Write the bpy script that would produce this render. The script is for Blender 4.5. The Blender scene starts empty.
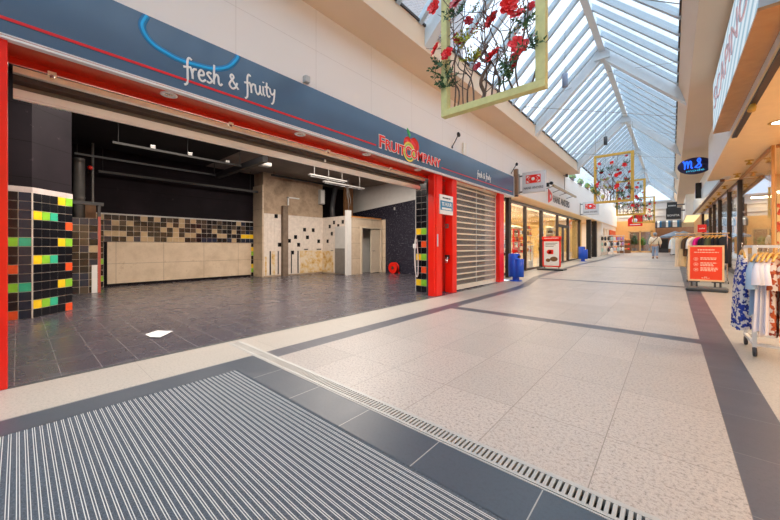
import bpy, math, random
from mathutils import Vector, Matrix
PI = math.pi
V = Vector
scene = bpy.context.scene
col = scene.collection
random.seed(7)

# ------------------------------------------------------------------ helpers
def lin(c):
    r = []
    for v in c[:3]:
        v = v / 255.0
        r.append(v / 12.92 if v <= 0.04045 else ((v + 0.055) / 1.055) ** 2.4)
    return (r[0], r[1], r[2], 1.0)

def gz(y):                      # the mall floor rises gently towards the far end
    return 0.0 if y < 9 else 0.0195 * (y - 9)

class MB:
    """collects shapes; build() links them as ONE mesh object"""
    def __init__(s):
        s.v = []; s.f = []; s.m = []; s.k = 0; s.sm = []; s.smooth = False
    def face(s, pts):
        b = len(s.v); s.v += [V(p) for p in pts]
        s.f.append(tuple(range(b, b + len(pts)))); s.m.append(s.k); s.sm.append(s.smooth)
    def add(s, vs, fs, smooth=None):
        b = len(s.v); s.v += [V(p) for p in vs]
        for f in fs:
            s.f.append(tuple(b + i for i in f)); s.m.append(s.k)
            s.sm.append(s.smooth if smooth is None else smooth)
    def box(s, x0, x1, y0, y1, z0, z1):
        x0, x1 = min(x0, x1), max(x0, x1); y0, y1 = min(y0, y1), max(y0, y1); z0, z1 = min(z0, z1), max(z0, z1)
        s.add([(x0,y0,z0),(x1,y0,z0),(x1,y1,z0),(x0,y1,z0),(x0,y0,z1),(x1,y0,z1),(x1,y1,z1),(x0,y1,z1)],
              [(0,3,2,1),(4,5,6,7),(0,1,5,4),(1,2,6,5),(2,3,7,6),(3,0,4,7)], False)
    def prism(s, poly, ext):
        n = len(poly); e = V(ext)
        vs = [V(p) for p in poly] + [V(p) + e for p in poly]
        fs = [tuple(range(n))[::-1], tuple(range(n, 2*n))] + [(i, (i+1) % n, n + (i+1) % n, n + i) for i in range(n)]
        nr = (vs[1]-vs[0]).cross(vs[2]-vs[0])
        if nr.dot(e) < 0: fs = [f[::-1] for f in fs]
        s.add(vs, fs, False)
    def bar(s, p, q, w, h=None, up=(0,0,1)):
        p, q = V(p), V(q); d = (q-p).normalized(); h = w if h is None else h
        u = V(up)
        if abs(d.dot(u)) > .98: u = V((0,1,0)) if abs(d.y) < .9 else V((1,0,0))
        a = d.cross(u).normalized(); b = a.cross(d).normalized()
        a *= w/2; b *= h/2
        s.add([p-a-b,p+a-b,p+a+b,p-a+b,q-a-b,q+a-b,q+a+b,q-a+b],
              [(0,3,2,1),(4,5,6,7),(0,1,5,4),(1,2,6,5),(2,3,7,6),(3,0,4,7)][::1], False)
    def tube(s, pts, r, n=8, caps=True, flat=None):
        pts = [V(p) for p in pts]; N = len(pts)
        rs = r if isinstance(r, (list, tuple)) else [r]*N
        vs = []; fs = []; prev = None
        for i, p in enumerate(pts):
            t = (pts[min(i+1, N-1)] - pts[max(i-1, 0)]).normalized()
            if prev is None:
                a = t.cross(V((0,0,1)))
                if a.length < .05: a = t.cross(V((0,1,0)))
            else:
                a = prev - t*prev.dot(t)
                if a.length < 1e-5: a = t.orthogonal()
            a.normalize(); prev = a; b = t.cross(a)
            for j in range(n):
                o = a*math.cos(2*PI*j/n) + b*math.sin(2*PI*j/n)
                if flat is not None: o = o - V(flat)*o.dot(V(flat))*.7
                vs.append(p + o*rs[i])
        for i in range(N-1):
            for j in range(n):
                k = (j+1) % n
                fs.append((i*n+j, i*n+k, (i+1)*n+k, (i+1)*n+j))
        s.add(vs, fs, True)
        if caps:
            s.add(vs[:n][::-1], [tuple(range(n))], False); s.add(vs[-n:], [tuple(range(n))], False)
    def cyl(s, p, q, r, n=16, r2=None): s.tube([p, q], [r, r if r2 is None else r2], n)
    def lathe(s, c, prof, n=20, axis=(0,0,1)):
        c = V(c); ax = V(axis).normalized(); a = ax.orthogonal().normalized(); b = ax.cross(a)
        vs = []; fs = []
        for (r, h) in prof:
            for j in range(n): vs.append(c + ax*h + (a*math.cos(2*PI*j/n)+b*math.sin(2*PI*j/n))*r)
        for i in range(len(prof)-1):
            for j in range(n):
                k = (j+1) % n; fs.append((i*n+j, i*n+k, (i+1)*n+k, (i+1)*n+j))
        s.add(vs, fs, True)
        if prof[0][0] > 1e-4: s.add(vs[:n][::-1], [tuple(range(n))], False)
        if prof[-1][0] > 1e-4: s.add(vs[-n:], [tuple(range(n))], False)
    def ell(s, c, r, nu=12, nv=8, fn=None):
        c = V(c); r = V(r) if hasattr(r, '__len__') else V((r, r, r))
        vs = []; fs = []
        for i in range(nv+1):
            t = PI*i/nv
            for j in range(nu):
                p = 2*PI*j/nu
                d = V((math.sin(t)*math.cos(p), math.sin(t)*math.sin(p), -math.cos(t)))
                k = fn(d) if fn else 1
                vs.append(c + V((d.x*r.x, d.y*r.y, d.z*r.z))*k)
        for i in range(nv):
            for j in range(nu):
                k = (j+1) % nu; fs.append((i*nu+j, i*nu+k, (i+1)*nu+k, (i+1)*nu+j))
        s.add(vs, fs, True)
    def xf(s, M):
        s.v = [M @ p for p in s.v]; return s
    def build(s, name, mats, parent=None, world=False, bevel=0):
        me = bpy.data.meshes.new(name)
        off = V((0,0,0))
        if parent is not None and world:
            o = parent
            while o: off += V(o.location); o = o.parent
        me.from_pydata([tuple(p-off) for p in s.v], [], s.f)
        ms = mats if isinstance(mats, (list, tuple)) else [mats]
        for m in ms: me.materials.append(m)
        me.polygons.foreach_set('material_index', s.m)
        me.polygons.foreach_set('use_smooth', s.sm)
        me.update()
        ob = bpy.data.objects.new(name, me); col.objects.link(ob)
        if parent is not None: ob.parent = parent
        if bevel:
            b = ob.modifiers.new('bevel', 'BEVEL'); b.width = bevel; b.segments = 2; b.limit_method = 'ANGLE'
        return ob

def tag(o, label, cat, group=None, kind=None):
    o['label'] = label; o['category'] = cat
    if group: o['group'] = group
    if kind: o['kind'] = kind
    return o
def thing(name, label, cat, loc=(0,0,0), rz=0, group=None):
    o = bpy.data.objects.new(name, None); col.objects.link(o); o.empty_display_size = .1
    o.location = loc; o.rotation_euler = (0,0,rz)
    return tag(o, label, cat, group)
def struct(name, mb, mats, parent=None, bevel=0):
    o = mb.build(name, mats, parent, bevel=bevel)
    if parent is None: o['kind'] = 'structure'
    return o
def copy_tree(o, parent=None):
    c = o.copy(); col.objects.link(c)
    if parent is not None: c.parent = parent
    for ch in list(o.children): copy_tree(ch, c)
    return c
def dup(root, loc, label, rz=None, group=None, scale=None):
    c = copy_tree(root); c.location = loc; c['label'] = label
    if rz is not None: c.rotation_euler = (0,0,rz)
    if group: c['group'] = group
    if scale: c.scale = (scale,)*3
    return c
def MBox(x0,x1,y0,y1,z0,z1):
    m = MB(); m.box(x0,x1,y0,y1,z0,z1); return m
def smooth_pts(pts, n=5):
    P = [V(p) for p in pts]; out = []
    for i in range(len(P)-1):
        a = P[max(i-1,0)]; b = P[i]; c = P[i+1]; d = P[min(i+2,len(P)-1)]
        for k in range(n):
            t = k/n
            out.append(.5*((2*b)+(c-a)*t+(2*a-5*b+4*c-d)*t*t+(3*b-a-3*c+d)*t**3))
    out.append(P[-1]); return out

def text_mb(body, origin, xdir, up, height, width=None, ext=.01, bold=0.0, align='LEFT', space=1.0):
    cu = bpy.data.curves.new('t', 'FONT'); cu.body = body; cu.size = 1; cu.extrude = 0.02; cu.offset = bold
    cu.space_character = space; cu.resolution_u = 3
    to = bpy.data.objects.new('t', cu)
    me = bpy.data.meshes.new_from_object(to)
    xs = [v.co.x for v in me.vertices]; ys = [v.co.y for v in me.vertices]
    x0, x1, y0, y1 = min(xs), max(xs), min(ys), max(ys)
    sy = height/(y1-y0); sx = sy if width is None else width/(x1-x0)
    X = V(xdir).normalized(); U = V(up).normalized(); N = X.cross(U)
    O = V(origin)
    if align == 'CENTER': O = O - X*(x1-x0)*sx/2
    mb = MB()
    mb.add([O + X*((v.co.x-x0)*sx) + U*((v.co.y-y0)*sy) + N*((v.co.z+.02)/.04*ext) for v in me.vertices],
           [tuple(p.vertices) for p in me.polygons], False)
    bpy.data.objects.remove(to); bpy.data.curves.remove(cu); bpy.data.meshes.remove(me)
    return mb

GLY = {
 'f': ([[(.8,1.7),(.6,1.85),(.42,1.5),(.32,.6),(.18,-.45),(-.1,-.7)],[(.02,.92),(.68,1.02)]], .62),
 'r': ([[(0,1),(.08,.5),(.06,0)],[(.07,.5),(.25,.9),(.52,.95)]], .58),
 'e': ([[(.08,.5),(.5,.6),(.5,.92),(.28,1),(.06,.6),(.1,.15),(.35,0),(.64,.2)]], .72),
 's': ([[(.52,.9),(.3,1),(.12,.8),(.32,.5),(.48,.25),(.25,0),(0,.1)]], .64),
 'h': ([[(.25,1.85),(.1,.8),(0,0)],[(.04,.45),(.3,.95),(.5,.8),(.48,.2),(.62,.02),(.8,.2)]], .95),
 '&': ([[(.95,0),(.5,.7),(.28,1.15),(.45,1.4),(.6,1.15),(.3,.75),(.08,.35),(.3,0),(.65,.15),(.9,.65)]], 1.15),
 'u': ([[(0,1),(.02,.3),(.2,0),(.45,.3),(.55,1)],[(.55,1),(.52,.3),(.72,0)]], .82),
 'i': ([[(.1,1),(.05,.25),(.22,0)],[(.17,1.4),(.19,1.5)]], .36),
 't': ([[(.22,1.5),(.1,.4),(.25,0),(.45,.12)],[(-.08,1),(.45,1.04)]], .52),
 'y': ([[(0,1),(.05,.5),(.25,.35),(.5,.6)],[(.6,1),(.45,.2),(.25,-.5),(.0,-.7)]], .8),
 'm': ([[(0,1.1),(.12,1.2),(.2,.6),(.16,0)],[(.18,.4),(.42,1.15),(.55,.9),(.52,.1)],[(.54,.4),(.8,1.15),(.95,.9),(.92,.15),(1.1,.05)]], 1.3),
 'S': ([[(.0,.1),(.35,.45),(.68,1.05),(.55,1.4),(.36,1.1),(.6,.6),(.68,.2),(.35,0),(.05,.18)]], .95),
 ' ': ([], .5)}
def script_mb(body, O, X, U, xh, r, n=6):
    O, X, U = V(O), V(X).normalized(), V(U).normalized(); N = X.cross(U)
    mb = MB(); x = 0
    for ch in body:
        st, adv = GLY[ch]
        for s_ in st:
            pts = [O + X*((x+p[0])*xh) + U*(p[1]*xh) + N*r*.25 for p in smooth_pts([(a,b,0) for a,b in s_], 4)]
            mb.tube(pts, r, n, flat=N)
        x += adv
    return mb

# ------------------------------------------------------------------ materials
def nt(name):
    m = bpy.data.materials.new(name); m.use_nodes = True
    t = m.node_tree; t.nodes.clear()
    o = t.nodes.new('ShaderNodeOutputMaterial')
    return m, t, o
def N(t, typ, **kw):
    n = t.nodes.new(typ)
    for k, v in kw.items(): setattr(n, k, v)
    return n
def mathn(t, op, a, b=None):
    n = N(t, 'ShaderNodeMath', operation=op)
    for i, x in enumerate((a, b)):
        if x is None: continue
        if isinstance(x, (int, float)): n.inputs[i].default_value = x
        else: t.links.new(x, n.inputs[i])
    return n.outputs[0]
def ramp(t, fac, stops):
    n = N(t, 'ShaderNodeValToRGB'); e = n.color_ramp.elements
    while len(e) < len(stops): e.new(.5)
    for i, (p, c) in enumerate(stops):
        e[i].position = p; e[i].color = c
    t.links.new(fac, n.inputs[0]); return n.outputs[0]
def mixc(t, fac, a, b):
    n = N(t, 'ShaderNodeMix', data_type='RGBA')
    if isinstance(fac, (int, float)): n.inputs[0].default_value = fac
    else: t.links.new(fac, n.inputs[0])
    for i, x in ((6, a), (7, b)):
        if isinstance(x, tuple): n.inputs[i].default_value = x
        else: t.links.new(x, n.inputs[i])
    return n.outputs[2]
def noise(t, scale, detail=3, vec=None, rough=.55):
    n = N(t, 'ShaderNodeTexNoise'); n.inputs['Scale'].default_value = scale
    n.inputs['Detail'].default_value = detail; n.inputs['Roughness'].default_value = rough
    if vec is None:
        g = N(t, 'ShaderNodeNewGeometry'); vec = g.outputs['Position']
    t.links.new(vec, n.inputs['Vector']); return n.outputs['Fac']
def bsdf(t, o, rough=.5, metal=0, spec=.5):
    b = N(t, 'ShaderNodeBsdfPrincipled'); b.inputs['Roughness'].default_value = rough
    b.inputs['Metallic'].default_value = metal; b.inputs['Specular IOR Level'].default_value = spec
    t.links.new(b.outputs[0], o.inputs[0]); return b
def bumpn(t, b, h, strength=.2, dist=.01):
    n = N(t, 'ShaderNodeBump'); n.inputs['Strength'].default_value = strength; n.inputs['Distance'].default_value = dist
    t.links.new(h, n.inputs['Height']); t.links.new(n.outputs[0], b.inputs['Normal'])
def mul(c, k): return (min(c[0]*k,1), min(c[1]*k,1), min(c[2]*k,1), 1)
def mat(name, c, rough=.5, metal=0, var=.08, vs=6, bump=0, bs=80, emit=0, spec=.5):
    m, t, o = nt(name); b = bsdf(t, o, rough, metal, spec); L = lin(c)
    tc = N(t, 'ShaderNodeTexCoord').outputs['Object']
    n = noise(t, vs, 3, tc)
    cc = ramp(t, n, [(.3, mul(L, 1-var)), (.7, mul(L, 1+var))])
    t.links.new(cc, b.inputs['Base Color'])
    if bump: bumpn(t, b, noise(t, bs, 3, tc), bump)
    if emit:
        t.links.new(cc, b.inputs['Emission Color']); b.inputs['Emission Strength'].default_value = emit
    return m
def joint_mask(t, periods, width):
    """1 on the joints of a grid; periods: list of (axis, offset, period)"""
    p = N(t, 'ShaderNodeSeparateXYZ'); g = N(t, 'ShaderNodeNewGeometry'); t.links.new(g.outputs['Position'], p.inputs[0])
    acc = None
    for ax, off, per in periods:
        x = mathn(t, 'SUBTRACT', p.outputs[ax], off); x = mathn(t, 'DIVIDE', x, per); x = mathn(t, 'FRACT', x)
        x = mathn(t, 'SUBTRACT', x, .5); x = mathn(t, 'ABSOLUTE', x); x = mathn(t, 'GREATER_THAN', x, .5 - width/per/2)
        acc = x if acc is None else mathn(t, 'MAXIMUM', acc, x)
    return acc
def granite(name, c, periods, jw=.006, jc=(95,90,88), speck=.3, rough=.38, scuff=0):
    m, t, o = nt(name); b = bsdf(t, o, rough); L = lin(c)
    f = noise(t, 48, 4, rough=.85); s = ramp(t, f, [(.32, mul(L,1-speck*1.5)), (.43, mul(L,1-speck*.4)), (.5, L), (.57, mul(L,1+speck*.45)), (.68, mul(L, 1-speck*.9))])
    big = noise(t, .9, 3); s = mixc(t, mathn(t, 'MULTIPLY', big, .4), s, mul(L, .62))
    if periods:
        p = N(t, 'ShaderNodeSeparateXYZ'); g = N(t, 'ShaderNodeNewGeometry'); t.links.new(g.outputs['Position'], p.inputs[0])
        cmb = N(t, 'ShaderNodeCombineXYZ')
        for ax, off, per in periods:
            t.links.new(mathn(t, 'FLOOR', mathn(t, 'DIVIDE', mathn(t, 'SUBTRACT', p.outputs[ax], off), per)), cmb.inputs[ax])
        wn = N(t, 'ShaderNodeTexWhiteNoise', noise_dimensions='3D'); t.links.new(cmb.outputs[0], wn.inputs['Vector'])
        s = mixc(t, mathn(t, 'MULTIPLY', wn.outputs['Value'], .3), s, mul(L, .58))
        if scuff:
            sc = ramp(t, noise(t, 9, 3, rough=.7), [(.72, (0,0,0,1)), (.76, (1,1,1,1))])
            s = mixc(t, mathn(t, 'MULTIPLY', sc, scuff), s, lin((170,166,168)))
        s = mixc(t, joint_mask(t, periods, jw), s, lin(jc))
    t.links.new(s, b.inputs['Base Color'])
    r = mathn(t, 'ADD', mathn(t, 'MULTIPLY', noise(t, 3, 2), .15), rough-.06); t.links.new(r, b.inputs['Roughness'])
    bumpn(t, b, noise(t, 160, 2), .015, .002)
    return m
def glassmat(name, tint=(1,1,1,1), ior=1.45, rough=0.0):
    m, t, o = nt(name)
    tr = N(t, 'ShaderNodeBsdfTransparent'); tr.inputs[0].default_value = tint
    gl = N(t, 'ShaderNodeBsdfGlossy'); gl.inputs['Roughness'].default_value = rough
    g = N(t, 'ShaderNodeNewGeometry'); d = N(t, 'ShaderNodeVectorMath', operation='DOT_PRODUCT')
    t.links.new(g.outputs['Normal'], d.inputs[0]); t.links.new(g.outputs['Incoming'], d.inputs[1])
    f0 = ((ior-1)/(ior+1))**2
    q = mathn(t, 'POWER', mathn(t, 'SUBTRACT', 1.0, mathn(t, 'ABSOLUTE', d.outputs['Value'])), 5.0)
    q = mathn(t, 'ADD', mathn(t, 'MULTIPLY', q, 1-f0), f0)
    mx = N(t, 'ShaderNodeMixShader'); t.links.new(q, mx.inputs[0])
    t.links.new(tr.outputs[0], mx.inputs[1]); t.links.new(gl.outputs[0], mx.inputs[2])
    t.links.new(mx.outputs[0], o.inputs[0]); return m
def lamp(name, c, s):
    m, t, o = nt(name); e = N(t, 'ShaderNodeEmission'); e.inputs[0].default_value = lin(c); e.inputs[1].default_value = s
    t.links.new(e.outputs[0], o.inputs[0]); return m
def pattern(name, base, c1, c2=None, scale=14, thr=.53, rough=.8):
    m, t, o = nt(name); b = bsdf(t, o, rough)
    tc = N(t, 'ShaderNodeTexCoord').outputs['Object']
    a = ramp(t, noise(t, scale, 1.5, tc), [(thr-.01, lin(base)), (thr+.01, lin(c1))])
    if c2: a = mixc(t, ramp(t, noise(t, scale*1.3+3, 1, tc), [(.6,(0,0,0,1)),(.62,(1,1,1,1))]), a, lin(c2))
    t.links.new(a, b.inputs['Base Color']); return m

M = {}
M['granite'] = granite('pink_granite_tiles', (178,168,161), [(0,.27,.585),(1,2.44,.88)], .005, (126,117,110), .56)
M['granite_side'] = granite('pale_granite_border', (180,172,162), [(1,2.0,1.2)], .004, (140,132,126))
M['dark_granite'] = granite('dark_granite_strip', (84,86,96), [(1,.35,.6)], .004, (120,122,124), .18, .35)
M['dark_granite_x'] = granite('dark_granite_border', (66,76,88), [(0,.12,.6)], .006, (150,150,148), .18, .35)
M['slate'] = granite('slate_shop_tiles', (82,78,87), [(1,-.02,.287),(0,-4.3,.6)], .006, (136,130,130), .03, .25, .18)
m, t, o = nt('white_paint_wall'); b = bsdf(t, o, .6); jm = joint_mask(t, [(1,.6,1.25),(2,4.3,2.6)], .006)
t.links.new(mixc(t, jm, mixc(t, noise(t, .8), lin((246,244,240)), lin((241,238,233))), lin((218,214,208))), b.inputs['Base Color']); M['wall'] = m
M['bulkhead'] = mat('beige_paint_bulkhead', (228,203,174), .6, var=.03, vs=.7)
M['white'] = mat('white_painted_panel', (236,236,234), .5, var=.03)
M['cream_soffit'] = mat('cream_soffit_panel', (248,222,176), .35, var=.03)
M['steelblue'] = mat('pale_blue_metal_fascia', (196,210,220), .35, var=.03)
M['red'] = mat('glossy_red_paint', (240,34,18), .28, var=.05, vs=3)
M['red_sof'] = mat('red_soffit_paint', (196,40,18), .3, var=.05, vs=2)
M['alu'] = mat('brushed_aluminium', (178,177,174), .5, .5, var=.05)
M['cream_alu'] = mat('cream_coated_aluminium', (246,236,218), .35, .45, var=.05)
M['darkbrown'] = mat('dark_brown_metal', (58,46,42), .45, var=.1)
M['black'] = mat('black_painted_metal', (26,25,28), .5, var=.1)
m, t, o = nt('scuffed_black_paint_wall'); b = bsdf(t, o, .7, 0, .12)
sc = ramp(t, noise(t, 5, 6, rough=.85), [(.62, (0,0,0,1)), (.70, (1,1,1,1))])
bw = ramp(t, noise(t, .9, 3), [(.3, lin((20,17,22))), (.7, lin((36,30,36)))])
bw = mixc(t, joint_mask(t, [(2,.55,.6)], .01), bw, lin((14,12,14)))
t.links.new(mixc(t, mathn(t, 'MULTIPLY', sc, .22), bw, lin((120,108,112))), b.inputs['Base Color']); M['blackwall'] = m
M['charcoal'] = mat('charcoal_metal', (58,60,64), .45, var=.08)
M['grey'] = mat('grey_steel', (128,126,124), .4, .3, var=.1)
M['ltgrey'] = mat('light_grey_paint', (196,196,194), .5, var=.05)
M['navy'] = None
m, t, o = nt('navy_paint_with_white_specks'); b = bsdf(t, o, .6)
s1 = ramp(t, noise(t, 16, 4, rough=.9), [(.585, lin((20,20,42))), (.64, lin((170,166,176)))])
t.links.new(s1, b.inputs['Base Color']); M['navy'] = m
m, t, o = nt('bare_concrete'); b = bsdf(t, o, .85)
t.links.new(ramp(t, noise(t, 1.6, 5, rough=.7), [(.3, lin((140,120,100))), (.55, lin((186,164,140))), (.7, lin((158,138,118)))]), b.inputs['Base Color'])
bumpn(t, b, noise(t, 18, 4), .2, .02); M['concrete'] = m
m, t, o = nt('stained_bare_plaster_panel'); b = bsdf(t, o, .8)
jm = joint_mask(t, [(1,1.95,1.22),(2,.68,.66)], .01)
base = ramp(t, noise(t, 2.2, 5, rough=.7), [(.3, lin((200,180,154))), (.6, lin((222,204,180))), (.72, lin((188,164,134)))])
t.links.new(mixc(t, jm, base, lin((150,130,108))), b.inputs['Base Color']); M['plaster'] = m
m, t, o = nt('glue_stained_panel'); b = bsdf(t, o, .8)
t.links.new(ramp(t, noise(t, 4, 4, rough=.7), [(.42, lin((226,212,188))), (.58, lin((214,180,116))), (.7, lin((176,122,48)))]), b.inputs['Base Color']); M['glue'] = m
M['ceil'] = mat('raw_concrete_ceiling', (128,120,112), .9, var=.15, vs=1.5)
M['ceil_black'] = mat('black_ceiling_paint', (22,21,24), .8, var=.1)
def tilemat(n, c): return mat(n, c, .16, var=.1, vs=9)
TB = tilemat('black_glazed_tile', (20,21,26)); TBl = tilemat('dark_blue_glazed_tile', (34,44,64)); TY = tilemat('yellow_glazed_tile', (250,206,40))
TG = tilemat('green_glazed_tile', (140,204,60)); TT = tilemat('teal_glazed_tile', (60,186,150)); TO = tilemat('orange_glazed_tile', (236,88,44))
TW = tilemat('white_glazed_tile', (228,218,208)); GR = mat('pale_grout', (222,214,204), .8); TBr = tilemat('brown_glazed_tile', (78,68,58)); TBe = tilemat('beige_tile_reflection', (186,164,132))  # the beige tile colour stands in for reflections on dark glazing
TILES = [GR, TB, TBl, TY, TG, TT, TO, TW, TBr, TBe]
M['glass'] = glassmat('clear_shop_glass', (.96,.98,.97,1))
M['roofglass'] = glassmat('roof_glass', (.93,.97,1,1), 1.25)
m, t, o = nt('smoky_clear_slat'); b = N(t, 'ShaderNodeBsdfPrincipled'); b.inputs['Base Color'].default_value = lin((150,140,134)); b.inputs['Roughness'].default_value = .25
tr = N(t, 'ShaderNodeBsdfTransparent'); tr.inputs[0].default_value = (.8,.77,.75,1); mx = N(t, 'ShaderNodeMixShader'); mx.inputs[0].default_value = .4
t.links.new(tr.outputs[0], mx.inputs[1]); t.links.new(b.outputs[0], mx.inputs[2]); t.links.new(mx.outputs[0], o.inputs[0]); M['polycarb'] = m
M['roofsteel'] = mat('white_roof_steel', (214,224,230), .45, var=.03)
M['barsteel'] = mat('pale_grey_roof_bar', (176,190,200), .45, var=.03)
M['carpet'] = mat('blue_grey_mat_carpet', (74,82,92), .95, var=.5, vs=120, bump=.3, bs=200)
M['fascia'] = mat('slate_blue_sign_panel', (80,107,134), .15, var=.06, vs=.8)
M['bin_blue'] = mat('blue_bin_enamel', (18,78,196), .35, var=.06)
M['gold'] = mat('gold_tone', (206,168,74), .5, var=.1)
M['limewood'] = mat('pale_green_painted_wood', (206,206,142), .6, var=.08, vs=14)
M['petal'] = mat('red_petal', (226,24,28), .55, var=.2, vs=40); M['petal2'] = mat('coral_petal', (232,62,72), .55, var=.2, vs=40); M['petal3'] = mat('dark_red_petal', (170,16,34), .55, var=.2, vs=40)
M['twig'] = mat('grey_brown_twig', (104,88,80), .85, var=.25, vs=20); M['leaf'] = mat('dark_green_leaf', (66,108,74), .6, var=.3, vs=15); M['leaf2'] = mat('yellow_green_leaf', (160,164,50), .6, var=.25, vs=15)
M['dried'] = mat('dried_cream_blossom', (206,186,162), .8, var=.2, vs=20)
M['wood'] = mat('pale_wood', (214,172,116), .5, var=.12, vs=8); M['hangerwood'] = mat('honey_wood', (226,172,74), .45, var=.12, vs=12)
M['brownwood'] = mat('brown_board', (120,84,52), .6, var=.2, vs=6); M['orangewood'] = mat('orange_board', (212,140,72), .6, var=.15, vs=6)
M['paper'] = mat('white_paper', (226,228,230), .8, var=.03)
M['warmlamp'] = lamp('warm_lamp_glow', (255,214,150), 9.0)
M['whitelamp'] = lamp('white_lamp_glow', (255,244,226), 7.0)
M['door'] = mat('cream_door_paint', (220,208,188), .5, var=.04)
M['rubber'] = mat('black_rubber', (28,28,30), .7)
M['chrome'] = mat('chrome', (210,210,212), .15, 1.0, var=.02)
# ------------------------------------------------------------------ floors
LX_OUT = [(-8,-3.49),(10,-3.49),(12.6,-3.9),(20,-3.95),(25,-3.65),(40.2,-3.6)]
def interp(tab, y):
    if y <= tab[0][0]: return tab[0][1]
    for (a, p), (b, q) in zip(tab, tab[1:]):
        if y <= b: return p + (q-p)*(y-a)/(b-a)
    return tab[-1][1]
lx = lambda y: interp(LX_OUT, y)
lxi = lambda y: lx(y) + .255
def strip(mb, xa, xb, y0, y1):
    ys = sorted({y0, y1} | {y for y in (9, 10, 12.6, 20, 25) if y0 < y < y1})
    for a, b in zip(ys, ys[1:]):
        mb.face([(xa(a),a,gz(a)),(xb(a),a,gz(a)),(xb(b),b,gz(b)),(xa(b),b,gz(b))])
k = lambda c: (lambda y: c)
BANDS = [(5.52,5.78),(12.13,12.39),(18.72,18.98),(25.32,25.58),(31.9,32.16),(38.5,38.76)]
mb = MB(); y = 1.856
for a, b in BANDS:
    strip(mb, lxi, k(.27), y, a); y = b
strip(mb, lxi, k(.27), y, 40.2)
struct('floor', mb, M['granite'])
mb = MB()
for a, b in BANDS: strip(mb, lxi, k(.27), a, b)
strip(mb, lx, lxi, 1.856, 40.2); strip(mb, k(.27), k(.555), 1.856, 40.2)
struct('floor', mb, M['dark_granite'])
mb = MB(); strip(mb, k(-4.22), lx, -8, 11.2); strip(mb, k(-5.1), lx, 11.2, 40.2); strip(mb, k(.555), k(1.8), 1.856, 40.2)
struct('floor', mb, M['granite_side'])
mb = MB()
mb.face([(-3.49,-8,0),(-3.2,-8,0),(-3.2,1.405,0),(-3.49,1.405,0)]); mb.face([(-3.49,1.405,0),(1.8,1.405,0),(1.8,1.70,0),(-3.49,1.70,0)])
mb.face([(1.3,-8,0),(1.8,-8,0),(1.8,1.405,0),(1.3,1.405,0)]); mb.face([(-3.2,-8,-.0),(1.3,-8,-.0),(1.3,-2.5,0),(-3.2,-2.5,0)])
mb.face([(-3.2,-2.5,-.02),(1.3,-2.5,-.02),(1.3,1.405,-.02),(-3.2,1.405,-.02)])
mb.face([(1.0,1.70,0),(1.8,1.70,0),(1.8,1.856,0),(1.0,1.856,0)]); mb.face([(-3.49,1.70,-.05),(1,1.70,-.05),(1,1.856,-.05),(-3.49,1.856,-.05)])
struct('floor', mb, M['dark_granite_x'])
mb = MB(); mb.face([(-12.9,-4,0),(-4.22,-4,0),(-4.22,11.2,0),(-12.9,11.2,0)]); struct('floor', mb, M['slate'])

struct('floor', MBox(-13.2,6.5,-8.3,8.9,-.3,-.055), M['dark_granite_x'])
struct('trim_100', MBox(-4.26,-4.215,-.05,6.6,-.01,.003), M['charcoal'])
# drain and mat
t = thing('floor_drain', 'long slotted silver drain channel across the floor behind the dark tiles', 'drain', (-1.6,1.778,0))
mb = MB()
for i in range(176):
    x = -4.12 + .029*i
    mb.box(x, x+.017, 1.735, 1.825, -.02, .003)
mb.box(-4.15,1.0,1.716,1.737,-.03,.004); mb.box(-4.15,1.0,1.823,1.846,-.03,.004)
mb.build('grate', M['alu'], t, True)
mb = MB(); mb.box(-4.15,1.0,1.701,1.713,-.03,.002); mb.box(-4.15,1.0,1.848,1.856,-.03,.002); mb.build('edge_rail', M['alu'], t, True)
MBox(-4.15,1.0,1.70,1.856,-.049,-.03).build('channel', M['black'], t, True)
t = thing('entrance_mat', 'large blue grey striped entrance mat with silver rails in the foreground', 'mat', (-.95,-.5,-.02))
MBox(-3.2,1.3,-2.5,1.405,-.019,-.002).build('carpet', M['carpet'], t, True)
mb = MB(); y = 1.38
while y > -2.48:
    mb.box(-3.195,1.295,y-.002,y+.001,-.006,-.0005); mb.box(-3.195,1.295,y-.012,y-.009,-.006,-.0005); y -= .0335
mb.build('rail', mat('dull_pale_aluminium',(206,206,202),.55,.0,var=.05), t, True)
mb = MB(); mb.prism([(-5.39,1.133,.002),(-5.164,1.139,.002),(-5.065,1.225,.003),(-5.283,1.431,.004),(-5.46,1.29,.002)], (0,0,.003))
mb.v = [p + V((0,0,.006*math.sin(p.x*25))) for p in mb.v]; s = mb.build('paper_scrap', M['paper']); s.location.z = .008
tag(s, 'torn white paper scrap lying on the dark floor of the empty shop', 'paper')

# ------------------------------------------------------------------ left wall, bulkhead, roof
mb = MB(); mb.box(-4.45,-4.25,-8,11.48,2.95,4.95); mb.box(-4.45,-4.25,11.48,23.5,3.12,4.95)
mb.box(-4.45,-4.25,23.5,40.2,3.18,5.0); mb.box(-4.45,-4.25,-8,-.36,0,2.95); struct('wall_left', mb, M['wall'])
mb = MB(); mb.box(-6,-3.56,-8,19,4.95,5.385); struct('trim_1', mb, M['bulkhead'])
MBc = MB(); MBc.box(-3.6,-3.53,-8,40.2,5.385,5.43); MBc.box(.1,.17,-8,40.2,5.55,5.6); struct('trim_2', MBc, M['darkbrown'])
mb = MB(); mb.prism([(.31,-8,4.95),(3,-8,4.95),(3,-8,5.55),(.13,-8,5.55)], (0,48.2,0)); struct('trim_3', mb, M['bulkhead'])
RL = ((-3.56,5.42),(-1.6,7.34)); RR = ((.13,5.58),(-1.6,7.34))
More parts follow.
